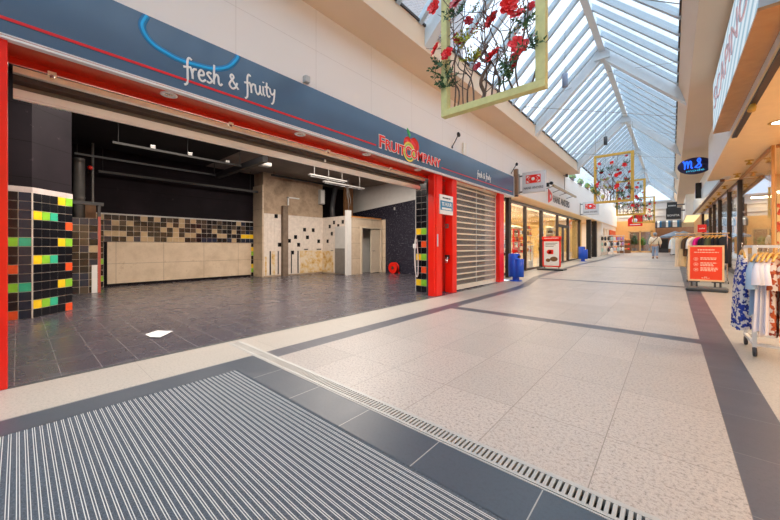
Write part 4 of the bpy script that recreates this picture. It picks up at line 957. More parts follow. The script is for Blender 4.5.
# ------------------------------------------------------------------ hanging flower frames
def make_frame(loc, label, fm, detail, seed):
    r = random.Random(seed)
    t = thing('flower_frame', label, 'flower frame', loc, group='hanging flower frames')
    mb = MB(); H = 1.92
    mb.box(-.65,.65,-.05,.05,0,.085); mb.box(-.65,.65,-.05,.05,H-.085,H); mb.box(-.65,-.565,-.05,.05,.085,H-.085); mb.box(.545,.65,-.05,.05,.085,H-.085)
    mb.build('frame', fm, t, bevel=.004)
    for s in (-.6,.6):
        mb = MB(); mb.cyl((s,0,H),(s,0,7.4-(.75-s if s<0 else .75+s)-loc[2]-.1),.005,5); mb.build('wire', M['grey'], t)
    # upright branches
    stems = [(-.5,-.42,.0,1.75),(-.42,-.5,.02,1.4),(-.1,.0,-.02,.62),(-.08,.02,.02,1.8),(.0,.1,.03,1.85),(.12,-.15,-.03,1.6),(.2,.42,.02,1.3),(.35,.55,.0,1.7),(.5,.48,-.02,1.85),(-.3,-.1,.03,1.2),(-.2,-.6,0,1.1),(.3,-.1,.02,1.5),(-.35,-.25,-.03,1.85),(.05,.3,.0,1.05)]
    for i, (x0, x1, y, h) in enumerate(stems):
        mb = MB(); pts = []; n = 7
        for q in range(n):
            a = q/(n-1); pts.append((x0+(x1-x0)*a+r.uniform(-.085,.085)*(q>0), y+r.uniform(-.05,.05), .06+h*a))
        sp = smooth_pts(pts, 4); N0 = len(sp)
        mb.tube(sp, [.011*(1-.75*j/N0) if i not in (2,) else .024*(1-.4*j/N0) for j in range(N0)], 6)
        for _ in range(9 if detail else 6):
            j = r.randrange(4, N0-2); p = sp[j]; d = V((r.choice((-1,1))*r.uniform(.4,1), r.uniform(-.5,.5), r.uniform(.1,1))).normalized(); L = r.uniform(.12,.36)
            e1 = p+d*L*.5+V((0,0,r.uniform(-.03,.05))); e2 = e1+d*L*.4+V((r.uniform(-.06,.06),0,r.uniform(0,.1)))
            mb.tube([p, e1, e2], [.006,.0045,.0025], 5)
            if r.random() < .7:
                mb.tube([e1, e1+V((r.uniform(-.12,.12),r.uniform(-.05,.05),r.uniform(0,.16)))], [.004,.002], 4)
        mb.build('branch', M['twig'], t)
    def flower(p, R, m, seedf):
        q = random.Random(seedf); mb = MB(); R *= 1.2; axis = V((q.uniform(-.5,.5),-.75,q.uniform(-.1,.6))).normalized(); a = axis.orthogonal().normalized(); b = axis.cross(a)
        for ring, (npet, rr, lift) in enumerate(((7,1,.1),(6,.75,.35),(5,.45,.5))):
            for i in range(npet):
                th = 2*PI*i/npet + ring*.5 + q.uniform(-.15,.15); d = a*math.cos(th)+b*math.sin(th); s = axis.cross(d)
                c = V(p); rl = R*rr*q.uniform(.85,1.1); w = rl*.42
                P = [c, c+d*rl*.45+s*w+axis*rl*lift*.5, c+d*rl*.95+s*w*.6+axis*rl*lift, c+d*rl*1.02+axis*rl*(lift-.06), c+d*rl*.95-s*w*.6+axis*rl*lift, c+d*rl*.45-s*w+axis*rl*lift*.5, c+d*rl*.5+axis*rl*lift*.3]
                mb.smooth = True
                for f in ((0,1,6),(1,2,6),(2,3,6),(3,4,6),(4,5,6),(5,0,6)): mb.face([P[k_] for k_ in f])
        mb.smooth = False
        mb.ell(V(p)+axis*R*.25, R*.16, 6, 4)
        mb.build('flower', m, t)
    FL = [(-.73,1.48,.085,0),(-.0,1.04,.095,0),(.27,1.02,.1,0),(.35,.92,.08,1),(-.25,1.1,.05,2),(-.42,.98,.05,2),(-.38,.9,.055,2),(-.68,.88,.085,0),(-.53,.78,.07,0),(.03,.57,.11,0),(-.16,.64,.05,2),(-.11,.46,.05,2),(.38,.52,.09,1),(.29,.47,.06,1),(-.37,1.37,.09,2),(.48,.97,.05,1),(.28,.38,.05,0),
          (-.1,1.7,.09,0),(.3,1.55,.1,0),(.1,1.35,.07,2),(-.5,1.75,.07,1),(.62,1.3,.07,0),(.45,1.72,.06,2)]
    for i, (x, z, R, mi) in enumerate(FL):
        if not detail: x, z = x*.9 + r.uniform(-.12,.12), min(1.75, z*r.uniform(.85,1.1)); R *= .72
        flower((x, r.uniform(-.14,.06), z), R, (M['petal'],M['petal2'],M['petal3'])[mi], seed*50+i)
    LF = [(-.56,.38),(-.66,.68),(-.42,1.25),(-.28,.87),(-.19,.58),(-.59,.5),(.42,.77),(.48,.47),(.27,.2),(.25,.35),(.13,1.24),(-.1,1.3),(.4,1.45)]
    for i, (x, z) in enumerate(LF):
        mb = MB()
        if i in (3,4): m = M['leaf2']
        else: m = M['leaf']
        for _ in range(8):
            d = V((r.uniform(-1,1), r.uniform(-.6,.2), r.uniform(-.2,1))).normalized(); L = r.uniform(.1,.2)
            p0 = V((x,-.04,z)); mb.tube([p0, p0+d*L], [.004,.002], 4)
            for k_ in range(9):
                q = p0+d*L*(.2+.09*k_); s = d.orthogonal().normalized(); s.rotate(Matrix.Rotation(k_*2.4, 3, d)); tip = q+(s*.8+d*.6).normalized()*.045; w = d.cross(s)*.013
                mb.face([q-w, q+w, tip+w*.4, tip-w*.4]) if True else None
        mb.build('leaf_cluster', m, t)
    for i in range(7):
        mb = MB(); x, z = r.uniform(-.4,.45), r.uniform(.55,1.7)
        if i == 0: x, z = -.26, .80
        for _ in range(26):
            p = V((x+r.gauss(0,.05), r.uniform(-.06,.04), z+r.gauss(0,.05))); mb.ell(p, r.uniform(.006,.013), 5, 3)
        mb.build('dried_blossom', M['dried'] if i < 4 else M['petal3'], t)
    return t
make_frame((-1.67,3.75,2.92), 'large nearest hanging flower frame of pale green wood with red flowers', M['limewood'], True, 1)
make_frame((-1.73,15.3,2.92), 'second hanging flower frame, gold, with red flowers in the middle of the mall', M['gold'], False, 2)  # the farther frames get a yellower tone than the nearest one
make_frame((-1.7,21.9,2.90), 'third hanging flower frame, gold, partly hidden behind the second frame', M['gold'], False, 3)
make_frame((-1.58,30.5,2.95), 'farthest hanging flower frame, gold, in front of the grey gable', M['gold'], False, 4)
# hanging speakers
def speaker(loc, label, m):
    t = thing('hanging_speaker', label, 'speaker', loc)
    mb = MB(); mb.lathe((0,0,0), [(.055,0),(.065,.01),(.065,.32),(.055,.33),(0,.33)], 18); mb.build('body', m, t)
    mb = MB(); mb.cyl((0,0,.33),(0,0,1.6-0),.004,5); mb.build('cable', M['charcoal'], t)
speaker((-2.0,8.9,5.15), 'blue grey cylinder speaker hanging on a cable under the glass roof', mat('blue_grey_speaker',(120,134,158),.5)); speaker((-2.0,15.4,5.25), 'dark cylinder speaker hanging further back under the glass roof', M['charcoal'])
WORLD, SUN, WARM, ESH, EXPO = 1.55, 3.0, .58, 280, 0.36
# ------------------------------------------------------------------ right side of the mall
struct('wall_right_fascia', MBox(.95,1.1,-8,15.7,3.6,4.95), M['white'])
struct('ceiling', MBox(.952,6,-8,16.45,3.57,3.66), M['cream_soffit'])
mb = MB(); mb.face([(1.8,-8,.0),(6.2,-8,0),(6.2,9,0),(1.8,9,0)]); mb.face([(1.8,9,0),(6.2,9,0),(6.2,31,gz(31)),(1.8,31,gz(31))]); struct('floor', mb, mat('warm_store_floor',(206,172,132),.4,var=.05))
struct('wall_store', MBox(6.0,6.2,-8,31,0,3.7), mat('warm_store_wall',(236,206,160),.6,var=.04))
struct('wall_store', MBox(1.85,6,16.4,16.5,0,3.57), mat('store_partition',(232,196,140),.6,var=.04))
struct('wall_behind', MBox(1.1,6.2,-8.2,-8,0,5), M['wall'])
rx = lambda y: 1.78 - .0152*(y-16.5)
mb = MB(); mb.box(1.775,1.787,11.66,16.4,.2,3.52); struct('window_13', mb, M['glass'])
struct('window_14', MBox(1.84,4.2,11.6,11.612,.1,3.52), M['glass'])
mb = MB(); mb.box(1.76,1.81,11.6,11.66,0,3.57); mb.box(1.75,1.81,11.66,16.4,3.5,3.57); mb.box(1.84,4.2,11.57,11.64,3.5,3.57); struct('trim_80', mb, mat('gold_brown_frame',(186,132,70),.4,var=.05))
struct('trim_81', MBox(1.74,1.82,11.66,16.4,0,.2), M['darkbrown'])
ym = [(16.46,.26),(18.9,.12),(21.8,.24),(24.0,.14),(25.9,.2),(30.3,.12)]
for i, (y, w) in enumerate(ym): struct('trim_%d' % (82+i), MBox(rx(y)-.06,rx(y)+.08,y-w/2,y+w/2,gz(y)-.05,3.5), M['darkbrown'])
for i in range(5):
    a, b = ym[i][0]+ym[i][1]/2, ym[i+1][0]-ym[i+1][1]/2
    mb = MB(); mb.prism([(rx(a),a,gz(a)+.15),(rx(b),b,gz(b)+.15),(rx(b)+.012,b,gz(b)+.15),(rx(a)+.012,a,gz(a)+.15)], (0,0,3.2-gz(b)))
    w = struct('window_%d' % (15+i), mb, M['glass'])
    mb = MB(); mb.prism([(rx(a)-.03,a,gz(a)-.05),(rx(b)-.03,b,gz(b)-.05),(rx(b)+.05,b,gz(b)-.05),(rx(a)+.05,a,gz(a)-.05)], (0,0,.22)); struct('sill', mb, M['darkbrown'], w)
mb = MB(); mb.prism([(rx(16)-.05,16.45,3.4),(rx(31)-.05,31,3.4),(rx(31)+.08,31,3.4),(rx(16)+.08,16.45,3.4)], (0,0,.1)); struct('trim_90', mb, mat('grey_brown_head',(140,112,98),.4))
mb = MB(); mb.prism([(1.33,16,3.5),(1.16,31,3.5),(6,31,3.5),(6,16.45,3.5),(1.33,16.45,3.5)], (0,0,.06)); struct('ceiling', mb, M['cream_soffit'])
mb = MB(); mb.prism([(1.33,15.72,3.56),(1.16,31,3.56),(1.5,31,3.56),(1.5,15.72,3.56)], (0,0,1.39)); struct('wall_right_upper', mb, M['white'])
mb = MB(); mb.prism([(1.30,16,3.53),(1.13,31,3.53),(1.16,31,3.53),(1.33,16,3.53)], (0,0,.8)); struct('trim_91', mb, M['steelblue'])
mb = MB(); mb.prism([(1.26,16,3.44),(1.09,31,3.44),(1.2,31,3.44),(1.37,16,3.44)], (0,0,.09)); struct('trim_92', mb, mat('bronze_edge',(112,74,48),.35,.3))
mb = MB(); mb.box(.74,1.6,31.6,40.2,3.45,4.95); struct('wall_bay', mb, M['white'])
mb = MB(); mb.box(1.5,1.8,31.2,40.2,gz(31),3.45); struct('wall_right_far', mb, mat('tan_far_wall',(206,170,130),.6,var=.06))
struct('trim_93', MBox(.8,1.55,31.7,40.1,3.4,3.45), lamp('bay_light_panel',(255,222,160),1.1))
# large light box sign
m, tt, o = nt('painted_reflection_sign_face'); g = N(tt, 'ShaderNodeNewGeometry'); sp = N(tt, 'ShaderNodeSeparateXYZ'); tt.links.new(g.outputs['Position'], sp.inputs[0])
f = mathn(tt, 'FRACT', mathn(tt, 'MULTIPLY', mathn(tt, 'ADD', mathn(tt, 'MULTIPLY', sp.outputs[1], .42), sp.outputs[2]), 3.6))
e = N(tt, 'ShaderNodeEmission'); tt.links.new(ramp(tt, f, [(.2,lin((226,240,250))),(.38,lin((160,192,212))),(.62,lin((176,204,220))),(.8,lin((232,244,252)))]), e.inputs[0]); e.inputs[1].default_value = .72  # diagonal stripes imitate roof bars reflected in the face, painted into its glow
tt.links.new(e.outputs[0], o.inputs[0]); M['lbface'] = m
t = thing('light_box_sign', 'long pale blue box sign with pink lettering high on the right above the racks', 'sign', (.8,7.7,3.73))
MBox(.70,.95,5.2,10.2,3.75,4.83).build('box', M['steelblue'], t, True, .006)
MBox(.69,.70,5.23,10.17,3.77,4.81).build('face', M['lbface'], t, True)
MBox(.69,.95,5.2,10.2,3.715,3.75).build('underside', mat('bronze_underside',(214,164,116),.22,.5), t, True)
text_mb('SCAPINO', (.69,9.8,4.12), (0,-1,0), (0,0,1), .42, 4.1, .012, -.012).build('lettering', mat('pink_lettering',(252,206,212),.4), t, True)
mb = MB(); mb.box(.95,.955,5.2,5.3,3.75,4.8); mb.build('end_seam', M['charcoal'], t, True)
t = thing('spot_track', 'dark track with small bronze spotlight under the long pale blue box sign', 'lamp', (1.0,7,3.5))
MBox(.97,1.05,4.0,10.1,3.53,3.57).build('track', M['darkbrown'], t, True)
mb = MB(); mb.lathe((1.0,7.9,3.53), [(.03,0),(.05,-.05),(.05,-.12),(.0,-.12)], 14, (.2,.3,1)); mb.build('spot', M['gold'], t, True)
t = thing('ceiling_light', 'round white ceiling light in the orange lit canopy at the right edge', 'downlight', (1.55,9.5,3.57))
mb = MB(); mb.lathe((1.55,9.5,3.57), [(.16,0),(.16,-.01),(.13,-.012)], 24); mb.build('rim', M['gold'], t, True)
mb = MB(); mb.lathe((1.55,9.5,3.565), [(.13,0),(.1,-.012),(0,-.013)], 20); mb.build('lamp', M['whitelamp'], t, True)
t0 = None
for i, (x, y) in enumerate(((1.6,13.2),(2.3,13.2),(1.6,15.4),(2.3,15.4),(2.3,11.9),(3.2,13.2))):
    lb = ['gold canopy spotlight outside the glass, nearer of two','gold canopy spotlight inside the glass, nearer middle','gold canopy spotlight outside the glass above the dark mullion','gold canopy spotlight inside the glass by the store partition','gold canopy spotlight inside just behind the gold corner frame','gold canopy spotlight deepest inside the near right store'][i]
    if t0 is None:
        t0 = thing('canopy_spotlight', lb, 'lamp', (x,y,3.57), group='gold spotlights under the canopy')
        mb = MB(); mb.lathe((0,0,0), [(.09,0),(.09,-.02),(.03,-.03),(.03,-.06),(.06,-.08),(.06,-.12)], 16); mb.build('fitting', M['gold'], t0)
        mb = MB(); mb.lathe((0,0,-.115), [(.055,0),(0,-.004)], 14); mb.build('lamp', M['warmlamp'], t0)
    else: dup(t0, (x,y,3.57), lb)
for i, y in enumerate((17.6,19.6,21.6,23.6,25.6,27.6)):
    dup(t0, (1.5,y,3.5), '%s gold spotlight from the near end under the second right soffit' % ORD[i], group='gold spotlights under the second soffit')
# oval neon sign
t = thing('oval_sign', 'dark blue oval sign with blue neon handwriting on the right wall', 'sign', (.66,17,4.28))
mb = MB(); mb.lathe((.66,17.06,4.28), [(.5,0),(.5,.12),(0,.12)], 40, (0,-1,0)); mb.v = [V((p.x,p.y,4.28+(p.z-4.28)*.62)) for p in mb.v]
navy = mat('oval_navy',(44,44,92),.35); mb.build('board', navy, t, True)
script_mb('mS', (.33,16.935,4.17), (1,0,.05), (-.05,0,1), .25, .024).build('neon_lettering', lamp('neon_blue',(40,95,255),1.7), t, True)
text_mb('mode', (.42,16.94,4.05), (1,0,.05), (-.05,0,1), .085, .5, .006).build('small_lettering', lamp('neon_cyan',(70,180,220),1.0), t, True)
MBox(1.1,1.36,16.95,17.05,4.2,4.3).build('arm', M['charcoal'], t, True)
t = thing('blade_sign', 'thin dark blade sign with violet face on the pale right fascia', 'sign', (1.1,24.6,3.8))
MBox(.98,1.22,24.55,24.65,3.85,4.7).build('board', M['black'], t, True); MBox(.975,.98,24.56,24.64,3.9,4.65).build('face', mat('violet_face',(120,116,214),.4), t, True)

# ---- garments
def garment(name, loc, rz, w, L, th, m, label, cat, group=None, sleeve=.0, flare=1.15, seed=0, neck=.35):
    """hung garment: local x = thickness, y = width, top at z=0"""
    r = random.Random(seed); mb = MB(); n = 28; nz = 12; vs = []; fs = []
    ph = r.uniform(0,6); fr = r.choice((5,6,7))
    for i in range(nz+1):
        a = i/nz
        ww = w/2*(neck + (1-neck)*min(1, a/.10)**.6) if a < .10 else w/2*(.98+(flare-.98)*((a-.10)/.9))
        tt_ = th/2*(.55+.45*min(1,a*3))*(1+.25*a)
        for j in range(n):
            p = 2*PI*j/n; fold = 1+.22*a*math.sin(fr*p+ph)
            vs.append((math.cos(p)*tt_*fold + .012*a*math.sin(3*p+ph), math.sin(p)*ww*(1+.05*a*math.sin(fr*p)), -L*a + .012*math.sin(2*p+ph)*a))
    for i in range(nz):
        for j in range(n):
            q = (j+1) % n; fs.append((i*n+j, (i+1)*n+j, (i+1)*n+q, i*n+q))
    mb.add(vs, fs, True); mb.add(vs[:n], [tuple(range(n))], False)
    if sleeve:
        for s in (-1,1):
            mb.tube(smooth_pts([(0,s*w*.40,-.05*L/.7),(0,s*(w*.5+.02),-.12),(.01,s*(w*.5+.05),-.12-sleeve*.5),(.015,s*(w*.5+.055),-.12-sleeve)]), [.024+.0015*i for i in range(16)][:16], 10)
    o = mb.build(name, m); o.location = loc; o.rotation_euler = (0,0,rz); tag(o, label, cat, group); return o
def make_hanger(loc, rz, label, group):
    t = thing('clothes_hanger', label, 'hanger', loc, rz, group)
    mb = MB(); mb.tube(smooth_pts([(0,-.2,-.14),(0,-.1,-.085),(0,0,-.06),(0,.1,-.085),(0,.2,-.14)]), .011, 8); mb.build('shoulder_bar', M['hangerwood'], t)
    mb = MB(); mb.tube(smooth_pts([(0,0,-.06),(0,0,-.02),(0,.02,.0),(0,.018,.025),(0,-.005,.028),(0,-.02,.012)]), .0035, 6); mb.build('hook', M['chrome'], t)
    return t
# near rack with tops and dresses
t = thing('clothes_rack', 'white metal clothes rack on castors at the right edge of the photo', 'clothes rack', (1.2,5.56,0))
RX0, RX1, RY0, RY1, RZ = .68, 1.75, 5.29, 5.86, 1.2
for (x, y) in ((RX0,RY0),(RX1,RY0),(RX0,RY1),(RX1,RY1)):
    mb = MB(); mb.bar((x,y,.1),(x,y,RZ),.034,.034); mb.build('post', M['white'], t, True)
    mb = MB(); mb.lathe((x,y-.015,.052), [(.0,-.014),(.048,-.014),(.052,0),(.048,.014),(0,.014)], 18, (1,0,0)); mb.cyl((x,y,.06),(x,y,.11),.014,8); mb.build('castor', M['charcoal'], t, True)
mb = MB(); mb.bar((RX0,RY0,RZ),(RX1,RY0,RZ),.036,.03); mb.bar((RX0,RY1,RZ),(RX1,RY1,RZ),.036,.03); mb.bar((RX0,RY0,RZ),(RX0,RY1,RZ),.03); mb.bar((RX1,RY0,RZ),(RX1,RY1,RZ),.03); mb.build('rail', M['white'], t, True)
mb = MB(); mb.bar((RX0,RY0,.13),(RX1,RY0,.13),.03); mb.bar((RX0,RY1,.13),(RX1,RY1,.13),.03); mb.bar((RX0,RY0,.13),(RX0,RY1,.13),.03); mb.bar((RX1,RY0,.13),(RX1,RY1,.13),.03); mb.build('base_bar', M['white'], t, True)
blueflor = pattern('blue_and_white_floral_cloth', (226,222,220), (38,62,160), (30,44,120), 21, .52)
orfl = pattern('orange_and_white_floral_cloth', (232,214,200), (196,88,40), (150,60,40), 14, .52)
lilw = mat('lilac_white_cotton',(242,238,248),.85,var=.03); pbl = mat('pale_blue_cotton',(170,196,222),.85,var=.04); blsh = mat('blush_white_cotton',(246,238,236),.85,var=.03)
G1 = 'garments on the near white rack'; H1 = 'wooden hangers on the near white rack'
items = [(.625,5.62,.30,.86,.12,blueflor,'blue and white floral long dress hung on the outer end of the near rack','dress',.0,.18,1.12,0),
 (.705,5.33,.40,.60,.05,pbl,'pale blue shirt, first on the near rack behind the floral dress','shirt',0,.20,1.1,-.35),
 (.742,5.30,.40,.76,.06,lilw,'lilac white top, first of the pale tops after the pale blue shirt','top',0,.15,1.35,-.35),
 (.775,5.30,.40,.80,.06,blsh,'blush white top hanging between the two lilac white tops','top',0,.15,1.35,-.35),
 (.808,5.30,.40,.78,.06,lilw,'lilac white top, last pale one before the orange floral dresses','top',0,.15,1.35,-.35),
 (.855,5.32,.42,.80,.06,orfl,'orange and white floral dress next to the pale tops','dress',0,.2,1.2,-.35),
 (.915,5.32,.42,.84,.06,orfl,'orange and white floral dress at the very edge of the photo','dress',0,.2,1.2,-.35)]
for i, (x, y, w, L, th, m, lb, cat, _, sl, flr, rz) in enumerate(items):
    garment(cat+'_garment' if cat == 'top' else cat, (x,y,RZ-.13 if i else RZ-.10), rz, w, L, th, m, lb, cat, G1, sl, flr, 10+i)
    make_hanger((x,y,RZ-.015+(0 if i else .03)), rz, 'wooden hanger holding the ' + ['blue floral dress at the rack end','pale blue shirt','lilac top beside the pale blue shirt','blush top','last lilac top before the orange dresses','orange floral dress beside the pale tops','orange floral dress at the photo edge'][i], H1)
# second rack behind the red board
t = thing('clothes_rack', 'clothes rack with dark and pale garments behind the orange red sign board', 'clothes rack', (.65,14,gz(14)))
b0 = gz(14)
for x in (.36,1.25):
    mb = MB(); mb.cyl((x,14,b0+.05),(x,14,1.62),.018,10); mb.build('post', M['chrome'], t, True)
    mb = MB(); mb.bar((x,13.7,b0+.06),(x,14.3,b0+.06),.03); mb.build('foot', M['chrome'], t, True)
    for y in (13.72,14.28): mb = MB(); mb.lathe((x-.01,y,b0+.03), [(.03,0),(.03,.02)], 12, (1,0,0)); mb.build('castor', M['rubber'], t, True)
mb = MB(); mb.cyl((.1,14,1.6),(1.3,14,1.6),.018,10); mb.build('rail', M['wood'], t, True)
G2 = 'garments on the rack behind the sign board'
c2 = [(.10,.34,.55,(206,224,238),'pale blue shirt at the left end of the rack behind the sign'),(.20,.36,.95,(226,212,190),'cream long trousers second on the rack behind the sign'),(.30,.36,.93,(216,194,154),'sand coloured trousers beside the cream trousers'),(.40,.36,.6,(92,70,56),'brown top between the sand trousers and the white blouse'),(.52,.38,.6,(240,238,234),'white blouse beside the magenta top'),(.67,.38,.6,(226,30,150),'bright magenta top on the rack behind the sign'),
      (.79,.4,.7,(34,34,40),'black jacket right of the magenta top'),(.87,.4,.75,(44,42,50),'charcoal jacket right of the black jacket'),(.94,.4,.7,(86,92,66),'olive green jacket on the rack behind the sign'),(1.03,.4,.8,(30,34,48),'dark navy coat right of the olive jacket'),(1.11,.4,.8,(40,40,46),'dark grey coat, second from the right end'),(1.19,.4,.82,(26,30,44),'navy coat at the right end of the rack')]
for i, (x, w, L, c, lb) in enumerate(c2):
    garment('garment', (x,14,1.5), -.75, w, L, .10, mat('cloth_%s' % lb.split()[0]+'_cloth', c, .9, var=.06), lb, 'garment', G2, .25 if L < .8 else 0, 1.08, 40+i, .3)
    make_hanger((x,14,1.595), -.75, 'hanger of the '+lb.split(' on the rack')[0].split(' at the left')[0], 'hangers on the rack behind the sign board')
t = thing('sale_sign', 'small red sale card standing on the rack behind the sign board', 'sign', (.7,13.9,1.6))
MBox(.60,.80,13.9,13.91,1.64,1.88).build('card', M['red'], t, True); text_mb('sale', (.70,13.9,1.74), (1,0,0), (0,0,1), .045, .13, .003, .01, 'CENTER').build('lettering', M['white'], t, True)
mb = MB(); mb.cyl((.7,13.905,1.6),(.7,13.905,1.65),.008,8); mb.build('stem', M['chrome'], t, True)
# orange red sign board on grey base
OB = mat('orange_red_poster',(234,66,28),.4,var=.05,vs=1)
gb = gz(11.7)
t = thing('poster_stand', 'orange red information board in wooden frame on a grey base in the right walkway', 'poster stand', (.66,11.75,gb))
mb = MB(); mb.prism([(-.39,-.26,0),(.39,-.26,0),(.44,.22,0),(-.34,.22,0)], (0,0,.07)); mb.build('base', M['charcoal'], t, bevel=.025)
mb = MB(); mb.prism([(-.36,-.22,.07),(.36,-.22,.07),(.40,.19,.07),(-.31,.19,.07)], (0,0,.03)); mb.build('base_top', M['grey'], t)
for a in (-.22,.22):
    mb = MB(); mb.box(a-.07,a-.03,-.03,.03,.1,.24); mb.box(a+.03,a+.07,-.03,.03,.1,.24); mb.box(a-.11,a+.11,-.04,.04,.215,.24); mb.build('foot_clamp', M['charcoal'], t)
mb = MB(); mb.box(-.34,.34,-.025,.025,.24,.285); mb.box(-.34,.34,-.025,.025,1.135,1.175); mb.box(-.34,-.30,-.025,.025,.285,1.135); mb.box(.30,.34,-.025,.025,.285,1.135); mb.build('frame', mat('pale_oak_frame',(226,190,150),.5), t, bevel=.004)
p_ = MBox(-.30,.30,-.015,.015,.285,1.135).build('poster', OB, t)
tw = mat('poster_white_print',(246,206,186),.5); rr2 = random.Random(3)
def print_line(mb, z, x0, x1, h):
    x = x0
    while x < x1: l = rr2.uniform(.02,.06); mb.box(x,min(x+l,x1),-.018,-.015,z,z+h); x += l+.012
mb = MB(); print_line(mb, 1.045,-.15,.17,.03); print_line(mb, .985,-.22,.24,.022); mb.build('heading', tw, p_)
for zc in (.81,.68,.55):
    mb = MB()
    for q in range(3 if zc < .8 else 2): print_line(mb, zc-.035*q+.03, -.1, .12+rr2.uniform(0,.12), .022)
    mb.build('paragraph', tw, p_)
mb = MB(); print_line(mb,.32,-.08,.07,.015); print_line(mb,.345,-.03,.03,.015); mb.build('footer', tw, p_)
mb = MB()
for zc in (.82,.68,.54):
    n_ = 20
    pts = [(-.185+.04*math.cos(2*PI*i/n_),-.017,zc+.04*math.sin(2*PI*i/n_)) for i in range(n_+1)]; mb.tube(pts, .004, 5, False)
    mb.box(-.2,-.17,-.018,-.015,zc-.015,zc+.012); mb.build('icon', tw, p_); mb = MB()

# goods inside the right store, seen through the glass
def store_rack(x, y, label, short, cols, seed, n=9, rz=PI/2):
    t = thing('store_rack', label, 'clothes rack', (x,y,gz(y)), rz, 'clothes racks inside the right store')
    for a in (-.6,.6): MBox(a-.02,a+.02,-.02,.02,0,1.5).build('post', M['chrome'], t); MBox(a-.02,a+.02,-.25,.25,0,.03).build('foot', M['chrome'], t)
    MBox(-.62,.62,-.015,.015,1.48,1.51).build('rail', M['chrome'], t)
    r = random.Random(seed)
    for i in range(n):
        a = -.52+i*1.04/(n-1); wx = x+math.cos(rz)*a; wy = y+math.sin(rz)*a
        c = cols[i % len(cols)]
        garment('garment', (wx,wy,gz(y)+1.46), rz, .4, r.uniform(.6,.95), .07, c, '%s garment from the near end of the %s' % (ORD[i], short), 'garment', 'garments on the '+short, .2, 1.1, seed*20+i, .3)
warmc = [mat('coral_knit',(226,96,60),.85), mat('rust_knit',(186,72,40),.85), mat('rose_cloth',(226,140,150),.85), mat('cream_knit',(236,220,190),.85), mat('lime_cloth',(190,196,110),.85), mat('stone_cloth',(170,150,124),.85)]
store_rack(2.5,12.9,'chrome rack of rose and cream clothes close behind the store glass','rose and cream store rack', [warmc[2],warmc[3],warmc[0]], 3)
store_rack(2.9,15.0,'chrome rack of coral clothes deeper in the store','coral rack deeper in the store', [warmc[0],warmc[1],warmc[3]], 4)
store_rack(2.6,18.4,'chrome rack of stone and lime clothes in the second right store','stone and lime rack in the second store', [warmc[4],warmc[5],warmc[3]], 5)
store_rack(2.5,22.5,'chrome rack of mixed clothes far back in the second right store','mixed rack far back in the second store', [warmc[5],warmc[3],warmc[2]], 6)
def store_shelf(x, y, label, cols, seed):
    t = thing('store_shelf', label, 'shelf', (x,y,gz(y)), 0, 'wall shelves inside the right store')
    MBox(.0,.04,-1.1,1.1,0,2.6).build('back_panel', M['cream_soffit'], t); r = random.Random(seed)
    for z in (.3,.8,1.3,1.8,2.3):
        MBox(-.4,0,-1.1,1.1,z-.03,z).build('shelf', M['wood'], t)
        for q in range(7):
            a = -1.0+q*.29; MBox(-.36,-.08,a,a+.24,z,z+r.uniform(.1,.3)).build('folded_clothes', r.choice(cols), t, bevel=.02)
store_shelf(5.95,12.9,'wall shelf with folded coral and cream clothes at the back of the store', warmc[:4], 3)
store_shelf(5.95,15.3,'wall shelf with folded clothes beside the store partition', warmc[:3], 5)
s = MBox(2.6,5.6,16.36,16.398,1.3,2.9).build('store_poster', pattern('orange_red_poster_print',(240,214,160),(226,96,52),(196,60,50),3.0,.5)); tag(s, 'large orange red poster on the partition inside the right store', 'poster')

# ------------------------------------------------------------------ camera
cam = bpy.data.cameras.new('camera'); co = bpy.data.objects.new('camera', cam); col.objects.link(co)
cam.sensor_width = 36; cam.sensor_fit = 'HORIZONTAL'; cam.lens = 324/780*36
cam.shift_y = -13.5/780; cam.clip_start = .02; cam.clip_end = 300
co.location = (0,0,1.2); co.rotation_euler = (PI/2, 0, math.atan(282/324))
scene.camera = co

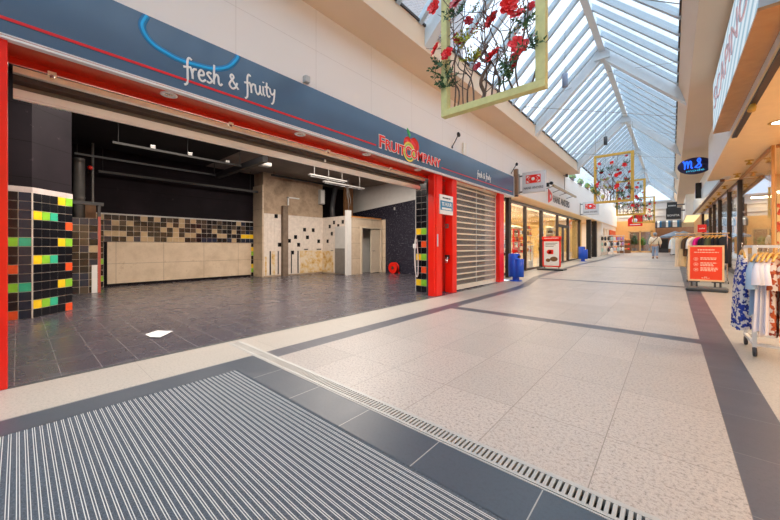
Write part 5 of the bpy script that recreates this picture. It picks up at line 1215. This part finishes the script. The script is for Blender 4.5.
# ------------------------------------------------------------------ light
w = bpy.data.worlds.new('world'); scene.world = w; w.use_nodes = True
t_ = w.node_tree; t_.nodes.clear()
out = t_.nodes.new('ShaderNodeOutputWorld'); bg = t_.nodes.new('ShaderNodeBackground'); t_.links.new(bg.outputs[0], out.inputs[0])
tc = t_.nodes.new('ShaderNodeTexCoord'); nz = t_.nodes.new('ShaderNodeTexNoise'); nz.inputs['Scale'].default_value = 2.2; nz.inputs['Detail'].default_value = 4
t_.links.new(tc.outputs['Generated'], nz.inputs['Vector'])
cr = ramp(t_, nz.outputs['Fac'], [(.35,(.62,.78,.98,1)),(.65,(.84,.92,1.0,1))]); t_.links.new(cr, bg.inputs[0]); bg.inputs[1].default_value = WORLD
sun = bpy.data.lights.new('sun', 'SUN'); so = bpy.data.objects.new('sun', sun); col.objects.link(so)
sun.energy = SUN; sun.angle = 1.2; sun.color = (.98,.98,1); so.rotation_euler = (math.radians(14), math.radians(8), 0)
def area(name, loc, sx, sy, e, c=(1,.86,.68), rot=(0,0,0)):
    l = bpy.data.lights.new(name, 'AREA'); l.shape = 'RECTANGLE'; l.size = sx; l.size_y = sy; l.energy = e; l.color = c
    ob = bpy.data.objects.new(name, l); col.objects.link(ob); ob.location = loc; ob.rotation_euler = rot; return ob
for i, y in enumerate((13.2,16.5,20,24)): area('optician_ceiling_lamp', (-6.8,y,3.05), 3.2, 2.2, 190*WARM)
area('optician_soffit_lamp', (-4.6,18.5,3.08), .4, 13, 60*WARM)
for y in (28.8,33.5,37.5): area('far_shop_ceiling_lamp', (-6.5,y,3.1), 3, 2.5, 150*WARM)
for y in (2,6,9.5,13.5): area('store_ceiling_lamp', (3.6,y,3.5), 1.1, 1.1, 220*WARM, (1,.86,.66))
for y in (18,22,26): area('store_ceiling_lamp', (3.9,y,3.42), 3, 3, 150*WARM, (1,.84,.6))
area('entrance_lamp', (-1,44,3.85), 5, 5, 330*WARM, (1,.9,.75))
area('far_fascia_lamp', (-2.6,39.6,5.2), 2.5, .3, 110*WARM, (1,.75,.42), (math.radians(-20),0,0))
# fill lights added to brighten the empty shop, not fittings of the room
for (x, y, e) in ((-7.9,7.0,ESH),(-7.0,2.2,ESH*1.0)): area('empty_shop_fill', (x,y,4.05), 3.2, 3.6, e, (1,.88,.76))
vs_ = scene.view_settings; vs_.view_transform = 'Standard'; vs_.look = 'None'; vs_.gamma = 1; vs_.use_curve_mapping = False
vs_.exposure = EXPO; scene.display_settings.display_device = 'sRGB'
scene.cycles.max_bounces = 10; scene.cycles.transparent_max_bounces = 24; scene.cycles.diffuse_bounces = 5; scene.cycles.glossy_bounces = 4
scene.cycles.sample_clamp_indirect = 8; scene.cycles.caustics_reflective = False; scene.cycles.caustics_refractive = False
scene.cycles.use_denoising = True
